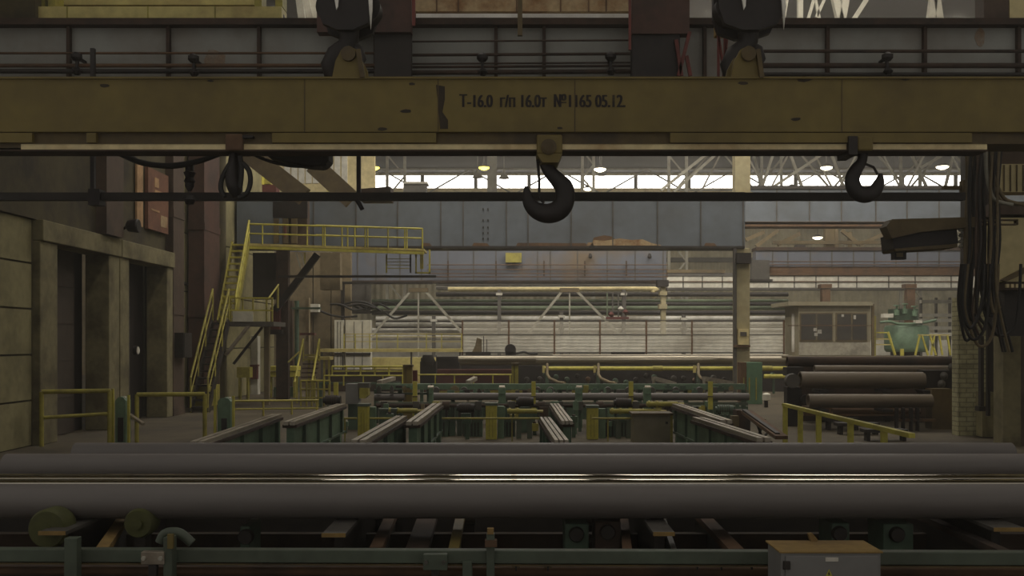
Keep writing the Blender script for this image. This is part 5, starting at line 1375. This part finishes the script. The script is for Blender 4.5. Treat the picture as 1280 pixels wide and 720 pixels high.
MB().px(1118, 314, 1133, 324, Yj + .2, 0.15).build("clamp", "black_iron", t)
MB().px(1121, 316, 1129, 321, Yj + .18, 0.05).build("clamp_face", "tan_wall", t)
for y in (287, 294, 302, 308): MB().lathe(P(1201, y, Yj + .2), [(0.02, -0.03), (0.045, 0), (0.02, 0.03)], 10).build("insulator", "white", t)
# cable bundle
random.seed(11)
for i in range(16):
    x = 1206 + i * 2.9 + random.uniform(-1, 1); Yk_ = 15.2 + random.uniform(0, 0.9)
    bend = random.uniform(-3, 3)
    low = 425 - abs(i - 4) * 6 if i < 12 else 440
    m = random.choice(["cable", "cable", "dark_steel", "cable_tan", "brown_steel"])
    q = smooth([(x + 2, 186), (x + bend, 240), (x, 300), (x - 2 + bend, 350), (x - 4 if i < 8 else x + 3, 390), (x - 2 + i * 1.2, low)])
    tag(MB().tube([P(a, c, Yk_) for a, c in q], random.uniform(0.018, 0.034), 8).build("bundled_cable", m), "cable in the hanging bundle beside the beige crane cab", "cable", "cables of the hanging bundle")
for i, (a, bx, low) in enumerate([(1203, 1222, 410), (1200, 1230, 424), (1206, 1240, 432), (1210, 1226, 400), (1230, 1268, 420), (1198, 1216, 425)]):
    q = smooth([(a + 4, 330), (a, 370), (a + 2, 395), ((a + bx) / 2, low), (bx, low - 12), (bx + 6, 370), (bx + 8, 330)])
    tag(MB().tube([P(x, y, 15.0 + 0.12 * i) for x, y in q], 0.024, 8).build("cable_loop", "cable" if i != 2 else "cable_tan"), "black cable loop sagging below the hanging bundle", "cable", "loops below the hanging bundle")
for i, (x0, x1) in enumerate([(1232, 1236), (1240, 1250), (1236, 1243)]):
    q = smooth([(x0, 180), (x0 + 1, 215), ((x0 + x1) / 2 + 3, 235), (x1 + 8, 250), (x1 + 30, 256)])
    tag(MB().tube([P(x, y, 15.3 + i * .15) for x, y in q], 0.03, 8).build("bent_conduit", "cable_tan" if i else "truss"), "pale bent conduit curving to the beige crane cab", "conduit", "bent conduits by the crane cab")
tag(MB().px(1226, 420, 1230, 510, 21.0, 0.12).px(1224, 508, 1232, 514, 20.95, 0.2).px(1235, 400, 1238, 520, 21.1, 0.1).build("cable_drop", "dark_steel"), "dark cable drop with a plug end in front of the brick pier's edge", "cable")
tag(MB().px(1180, 232, 1212, 236, 16.5, 0.1).px(1204, 225, 1209, 240, 16.45, .15).build("bus_bracket", "tan_beam"), "pale bracket arm at the end of the dark hung bar", "bracket")

# ================================================================== PIPES IN FRONT
def mainpipe(label, Y, a, c, m, r=0.155, z=0.66):
    o = MB().pipe((a, Y, z), (c, Y, z), r, 0.012, 64).build("steel_pipe", m); tag(o, label, "pipe"); return o
mainpipe("nearest long grey steel pipe, spanning the whole width", 8.9, -6.0, 6.0, "pipe")
mainpipe("polished steel pipe touching the nearest grey pipe from behind", 9.22, -6.2, 6.2, "polished")
mainpipe("polished steel pipe, second behind the nearest grey pipe", 9.54, -6.3, 6.3, "polished")
mainpipe("long grey steel pipe lying behind the polished pair, its dark end showing", 11.25, X(8, 11.25), 8.0, "pipe")
mainpipe("farthest and shortest grey steel pipe, lying just before the green skids", 12.45, X(95, 12.45), X(1264, 12.45), "pipe")

# supports under the pipes: plates, low beams, rollers
for i, (x, w, ye) in enumerate([(65, 34, 664.5), (417, 30, 667), (830, 27, 665.5), (1262, 40, 660)]):
    zt = 0.5; Ya = (H - zt) * F / (ye - CY); xx = (x - CX) * Ya / F; ww = w * Ya / F
    t = thing("skid_plate", ["pale-edged bearing plate beneath the nearest pipe by the round olive drum", "pale-edged bearing plate beneath the nearest pipe by the upright brown beam", "pale-edged bearing plate beneath the nearest pipe by the long slanted beam", "pale-edged bearing plate beneath the nearest pipe past the grey cabinet"][i], "plate", (xx, Ya, 0))
    MB().box((xx - ww / 2, Ya, zt - 0.03), (xx + ww / 2, 12.9, zt)).build("top_plate", "grey_dark", t)
    MB().box((xx - ww / 2, Ya - 0.006, zt - 0.03), (xx + ww / 2, Ya, zt + 0.004)).build("pale_edge", "tan_top", t)  # front edge strip is coloured paler than the plate
    MB().box((xx - 0.04, Ya + 0.25, 0.0), (xx + 0.04, 12.8, zt - 0.03)).build("web", "dark_steel", t)
def lowbeam(label, near, far, w, z, m):
    def G(px, py): Y_ = (H - z) * F / (py - CY); return V((px - CX) * Y_ / F, Y_, z)
    a, c = G(*near), G(*far)
    t = thing("bed_beam", label, "beam", (a.x, a.y, 0))
    MB().bar(a, c, w, 0.06).build("flange", m, t); MB().bar(a + V(0, 0, -z / 2), c + V(0, 0, -z / 2), 0.04, z - 0.05).build("web", "dark_steel", t)
lowbeam("upright looking brown bed beam below the nearest pipe, beside a bearing plate", (470, 688), (492, 640), 0.11, 0.3, "rust")
lowbeam("wide dark bed beam below the nearest pipe at mid-width", (521, 690), (537, 640), 0.2, 0.25, "rust_dark")
lowbeam("slim olive bed beam next to the wide dark bed beam", (567, 690), (577, 640), 0.09, 0.3, "olive")
lowbeam("short brown bed beam below the nearest pipe, beside dark green motors", (784, 690), (780, 648), 0.08, 0.3, "rust")
lowbeam("long slanted grey-brown bed beam ending before the grey cabinet", (920, 690), (872, 640), 0.13, 0.3, "rust")
lowbeam("long slanted rusty bed beam past the grey cabinet", (1260, 694), (1140, 640), 0.1, 0.34, "rust_dark")
lowbeam("short rusty bed beam by the round olive drum", (127, 690), (160, 640), 0.1, 0.36, "tan_top")
lowbeam("narrow rusty bed beam just past the upright brown one", (843, 692), (828, 648), 0.05, 0.2, "grey_dark")
for x, y, r, Y, lab in ((58, 662, 0.17, 8.5, "large round olive drum below the nearest pipe, nearest the frame's edge"), (172, 655, 0.13, 8.7, "smaller round olive drum below the nearest pipe")):
    t = thing("olive_drum", lab, "drum", P(x, 700, Y))
    c = P(x, y, Y)
    MB().lathe(c, [(0.05, 0), (r * 0.9, 0), (r, 0.03), (r, 0.2), (r * 0.9, 0.24), (0.05, 0.24)], 28, "y").build("drum", "drum_green", t)
    MB().lathe(c + V(0, -0.03, 0), [(0.02, 0), (0.045, 0), (0.045, 0.03)], 14, "y").build("hub", "drum_green", t)
    MB().box((c.x - 0.05, Y + 0.05, 0), (c.x + 0.05, Y + 0.2, c.z)).build("stand", "dark_steel", t)
for x0, x1, y0, m, lab in ((744, 776, 652, "rust_dark", "square dark motor housing below the nearest pipe at mid-width"), (1040, 1062, 654, "green_dark", "dark green gearbox below the nearest pipe behind the grey cabinet"), (1104, 1142, 655, "green_dark", "larger dark green gearbox below the nearest pipe past the grey cabinet"), (300, 312, 658, "green_dark", "slim dark green post below the nearest pipe, near the capped post"), (706, 736, 655, "green_dark", "dark green gearbox beside the square dark motor housing")):
    Y = 9.0
    t = thing("gearbox", lab, "gearbox", P((x0 + x1) / 2, zb(Y), Y))
    MB().px(x0, y0, x1, 735, Y, 0.4).build("body", m, t, bevel=0.01)
    MB().lathe(P((x0 + x1) / 2, y0 + 14, Y - 0.05), [(0.02, 0), (0.06, 0), (0.07, 0.02), (0.07, 0.06)], 16, "y").build("shaft_cover", "dark_steel", t)
    MB().box((P(x0, 0, Y).x, Y + 0.02, 0), (P(x1, 0, Y).x, Y + 0.3, Z(735, Y))).build("base", "dark_steel", t)
random.seed(23)
for i in range(14):
    x = 330 + i * 68 + random.uniform(-20, 20)
    if 960 < x < 1110 or x > 1250: continue
    Y = 10.2 + random.uniform(0, 1.6); s = random.uniform(0.05, 0.1)
    c = V((x - CX) * Y / F, Y, 0)
    t = thing("bed_roller", "small dark bed roller on a bracket in the gloom under the pipes", "roller", c, "bed rollers under the front pipes")
    MB().box(c + V(-s, 0, 0), c + V(s, 0.12, 0.26)).build("bracket", "dark_steel", t)
    MB().lathe(c + V(0, -0.02, 0.28), [(0.02, -0.1), (s, -0.1), (s, 0.1), (0.02, 0.1)], 14, "x").build("roller", "grey_dark", t)
tag(MB().box((-7.5, 10.9, 0), (7.5, 11.0, 0.22)).build("bed_sill", "dark_steel"), "low dark sill beam across the floor beneath the front pipes", "beam")
tag(MB().box((-7.5, 9.75, 0), (7.5, 9.83, 0.2)).build("bed_sill", "rust_dark"), "low dark rusty sill beam across the floor, the nearer of the two", "beam")

# green guard beam in front
Yn = 7.25
t = thing("guard_beam", "long green-grey guard beam on posts crossing in front of the nearest pipe", "guard beam", (0, Yn, 0))
a = V(-4.4, 7.36, Z(692.5, 7.36)); c = V(4.4, 7.16, Z(697.5, 7.16))
MB().bar(a, c, 0.09, 0.094).build("top_beam", "green_rail", t, bevel=0.006)
MB().bar(a + V(0, 0.03, -0.06), c + V(0, 0.03, -0.06), 0.14, 0.012).build("lower_lip", "olive_dark", t)
for x0, x1, y0 in ((80, 96, 673), (608, 618, 668), (578, 590, 702)):
    p0 = P(x0, 720, 7.18); p1 = P(x1, y0, 7.18)
    MB().box((p0.x, 7.18, 0), (p1.x, 7.26, p1.z)).build("post", "green_rail", t, bevel=0.004)
p0 = P(204, 720, 7.16); p1 = P(215, 672, 7.16)
MB().box((p0.x, 7.16, 0), (p1.x, 7.26, p1.z)).build("post", "green_rail", t, bevel=0.004)
MB().tube([P(x, y, 7.3) for x, y in smooth([(200, 678), (205, 668), (214, 665), (226, 667), (240, 679)])], 0.035, 10).build("arched_cap", "green_rail", t)
MB().px(209, 668, 216, 686, 7.14, 0.03).build("cap_strap", "olive", t)
MB().px(609, 661, 617, 668, 7.17, 0.05).build("brown_knob", "tan_top", t); MB().px(606, 676, 621, 684, 7.15, 0.08).build("collar", "rust", t)
for x0, x1, y0, y1, m in ((176, 205, 690, 706, "rail_steel"), (529, 559, 693, 713, "green_rail")):
    cl = MB().px(x0, y0, x1, y1, 7.14, 0.06).build("pipe_clamp", m, t, bevel=0.005)
    for k in (0.12, 0.85): MB().lathe(P(x0 + (x1 - x0) * k, (y0 + y1) / 2, 7.13), [(0.006, -0.012), (0.016, -0.012), (0.016, 0.01)], 6, "y").build("bolt", "white" if m == "rail_steel" else "grey_dark", cl)
    MB().px((x0 + x1) / 2 - 5, y1, (x0 + x1) / 2 + 5, 735, 7.15, 0.04).build("clamp_stem", "dark_steel", cl)
tag(MB().tube([(-4.5, 7.45, Z(713, 7.45)), (4.5, 7.3, Z(715, 7.3))], 0.032, 12).build("lower_rail", "rust"), "rusty brown rail running just below the green-grey guard beam", "rail")
tag(MB().box((-4.5, 7.55, 0), (4.5, 7.9, 0.36)).build("trough_wall", "rust_dark"), "dark rusty trough wall along the floor behind the guard beam", "trough")
for i, (a_, b_, y) in enumerate([(860, 884, 706), (928, 952, 706), (640, 650, 708), (680, 690, 708), (884, 920, 707)]):
    t = thing("rail_clip", ["pale clip on the rusty rail nearest the grey cabinet but one", "pale clip on the rusty rail nearest the grey cabinet", "small pale clip on the rusty rail beside the brown-knobbed post", "small pale clip on the rusty rail at mid-width", "yellowish clip on the rusty rail between the two pale clips"][i], "clip", P((a_ + b_) / 2, y, 7.3))
    MB().px(a_, y - 3, b_, y + 2, 7.26, 0.05).build("plate", "tan_wall" if i < 4 else "olive", t); MB().px((a_ + b_) / 2 - 1, y - 5, (a_ + b_) / 2 + 1, y + 6, 7.25, 0.02).build("bolt", "dark_steel", t)

# grey electrical cabinet
Yc = 6.6
t = thing("electric_cabinet", "grey electrical cabinet with dusty tan top and yellow warning triangle", "cabinet", P(1039, 720, Yc))
xa, xb = X(976, Yc), X(1101, Yc); zt = Z(689, Yc)
MB().box((xa, Yc, 0.05), (xb, Yc + 0.34, zt - 0.012)).build("body", "grey_box", t, bevel=0.006)
MB().box((xa - 0.012, Yc - 0.012, zt - 0.012), (xb + 0.012, Yc + 0.36, zt)).build("top_lid", "tan_top", t, bevel=0.003)  # lid is coloured tan, unlike the grey body
d = MB().box((xa + 0.03, Yc - 0.014, 0.1), (xb - 0.02, Yc, zt - 0.03)).build("door", "grey_box", t, bevel=0.004)
MB().px(980, 702, 988, 712, Yc - 0.03, 0.02).build("lock", "dark_steel", d)
MB().px(1032, 697, 1048, 702, Yc - 0.02, 0.006).build("nameplate", "label", d)
MB().prism([P(1032, 721, Yc - .018), P(1041, 721, Yc - .018), P(1036.5, 711.5, Yc - .018)], (0, 0.004, 0)).build("warning_triangle", "yellow", d)
MB().prism([P(1036.8, 714, Yc - .022), P(1035, 718, Yc - .022), P(1036.5, 717.6, Yc - .022), P(1035.6, 720, Yc - .022), P(1038, 717, Yc - .022), P(1036.7, 717.2, Yc - .022)], (0, 0.004, 0)).build("warning_bolt", "ink", d)
MB().prism([P(1011, 668, Yc + .32), P(1016, 667, Yc + .32), P(1022, 674, Yc + .32), P(1022, 677, Yc + .32), P(1014, 677, Yc + .32)], (0, 0.05, 0)).build("lifting_lug", "tan_top", t)
MB().box((xa - 0.0, Yc + 0.02, 0), (xb, Yc + 0.32, 0.05)).build("plinth", "dark_steel", t)

# ================================================================== HAZE
hm = bpy.data.materials.new("dusty_air"); hm.use_nodes = True
nt = hm.node_tree; nt.nodes.remove(nt.nodes["Principled BSDF"])
vs = nt.nodes.new("ShaderNodeVolumeScatter"); vs.inputs["Density"].default_value = 0.0023; vs.inputs["Color"].default_value = (0.95, 0.9, 0.8, 1); vs.inputs["Anisotropy"].default_value = 0.2
nt.links.new(vs.outputs[0], nt.nodes["Material Output"].inputs["Volume"])
M["haze"] = hm
o = MB().box((-30.9, -2, 0.01), (45.9, 96.6, 18.3)).build("haze", "haze"); o["kind"] = "stuff"; o["label"] = "thin dusty haze filling the whole hall"; o["category"] = "haze"

# ================================================================== CAMERA, LIGHT
cam = bpy.data.cameras.new("camera"); co = bpy.data.objects.new("camera", cam); COL.objects.link(co)
cam.sensor_width = 36; cam.lens = 35.0
cam.shift_x = -5 / 1280; cam.shift_y = 65 / 1280
cam.clip_end = 400
co.location = (0, 0, H); co.rotation_euler = (math.pi / 2, 0, 0)
S.camera = co
w = bpy.data.worlds.new("world"); S.world = w; w.use_nodes = True
bg = w.node_tree.nodes["Background"]
bg.inputs["Color"].default_value = (1.0, 0.95, 0.86, 1); bg.inputs["Strength"].default_value = 0.31
def area(name, loc, target, sx, sy, e, c=(1, 0.92, 0.78)):
    li = bpy.data.lights.new(name, "AREA"); li.shape = "RECTANGLE"; li.size = sx; li.size_y = sy; li.energy = e; li.color = c
    o = bpy.data.objects.new(name, li); COL.objects.link(o); o.location = loc
    o.rotation_euler = (Vector(target) - Vector(loc)).to_track_quat("-Z", "Y").to_euler()
    return o
# rows of unseen fill lights, added to brighten camera-facing sides of far objects
for Y, e in ((18, 400), (31, 650), (44, 650), (58, 900)):
    for x in (-2, 9, 20):
        area("unseen_fill", (x, Y, 16.5), (x, Y + 15, 2), 1.6, 1.6, e)
S.view_settings.view_transform = "Standard"
S.view_settings.look = "None"
S.view_settings.exposure = 0.0
S.view_settings.gamma = 1.0
S.view_settings.use_curve_mapping = False
S.cycles.use_denoising = True
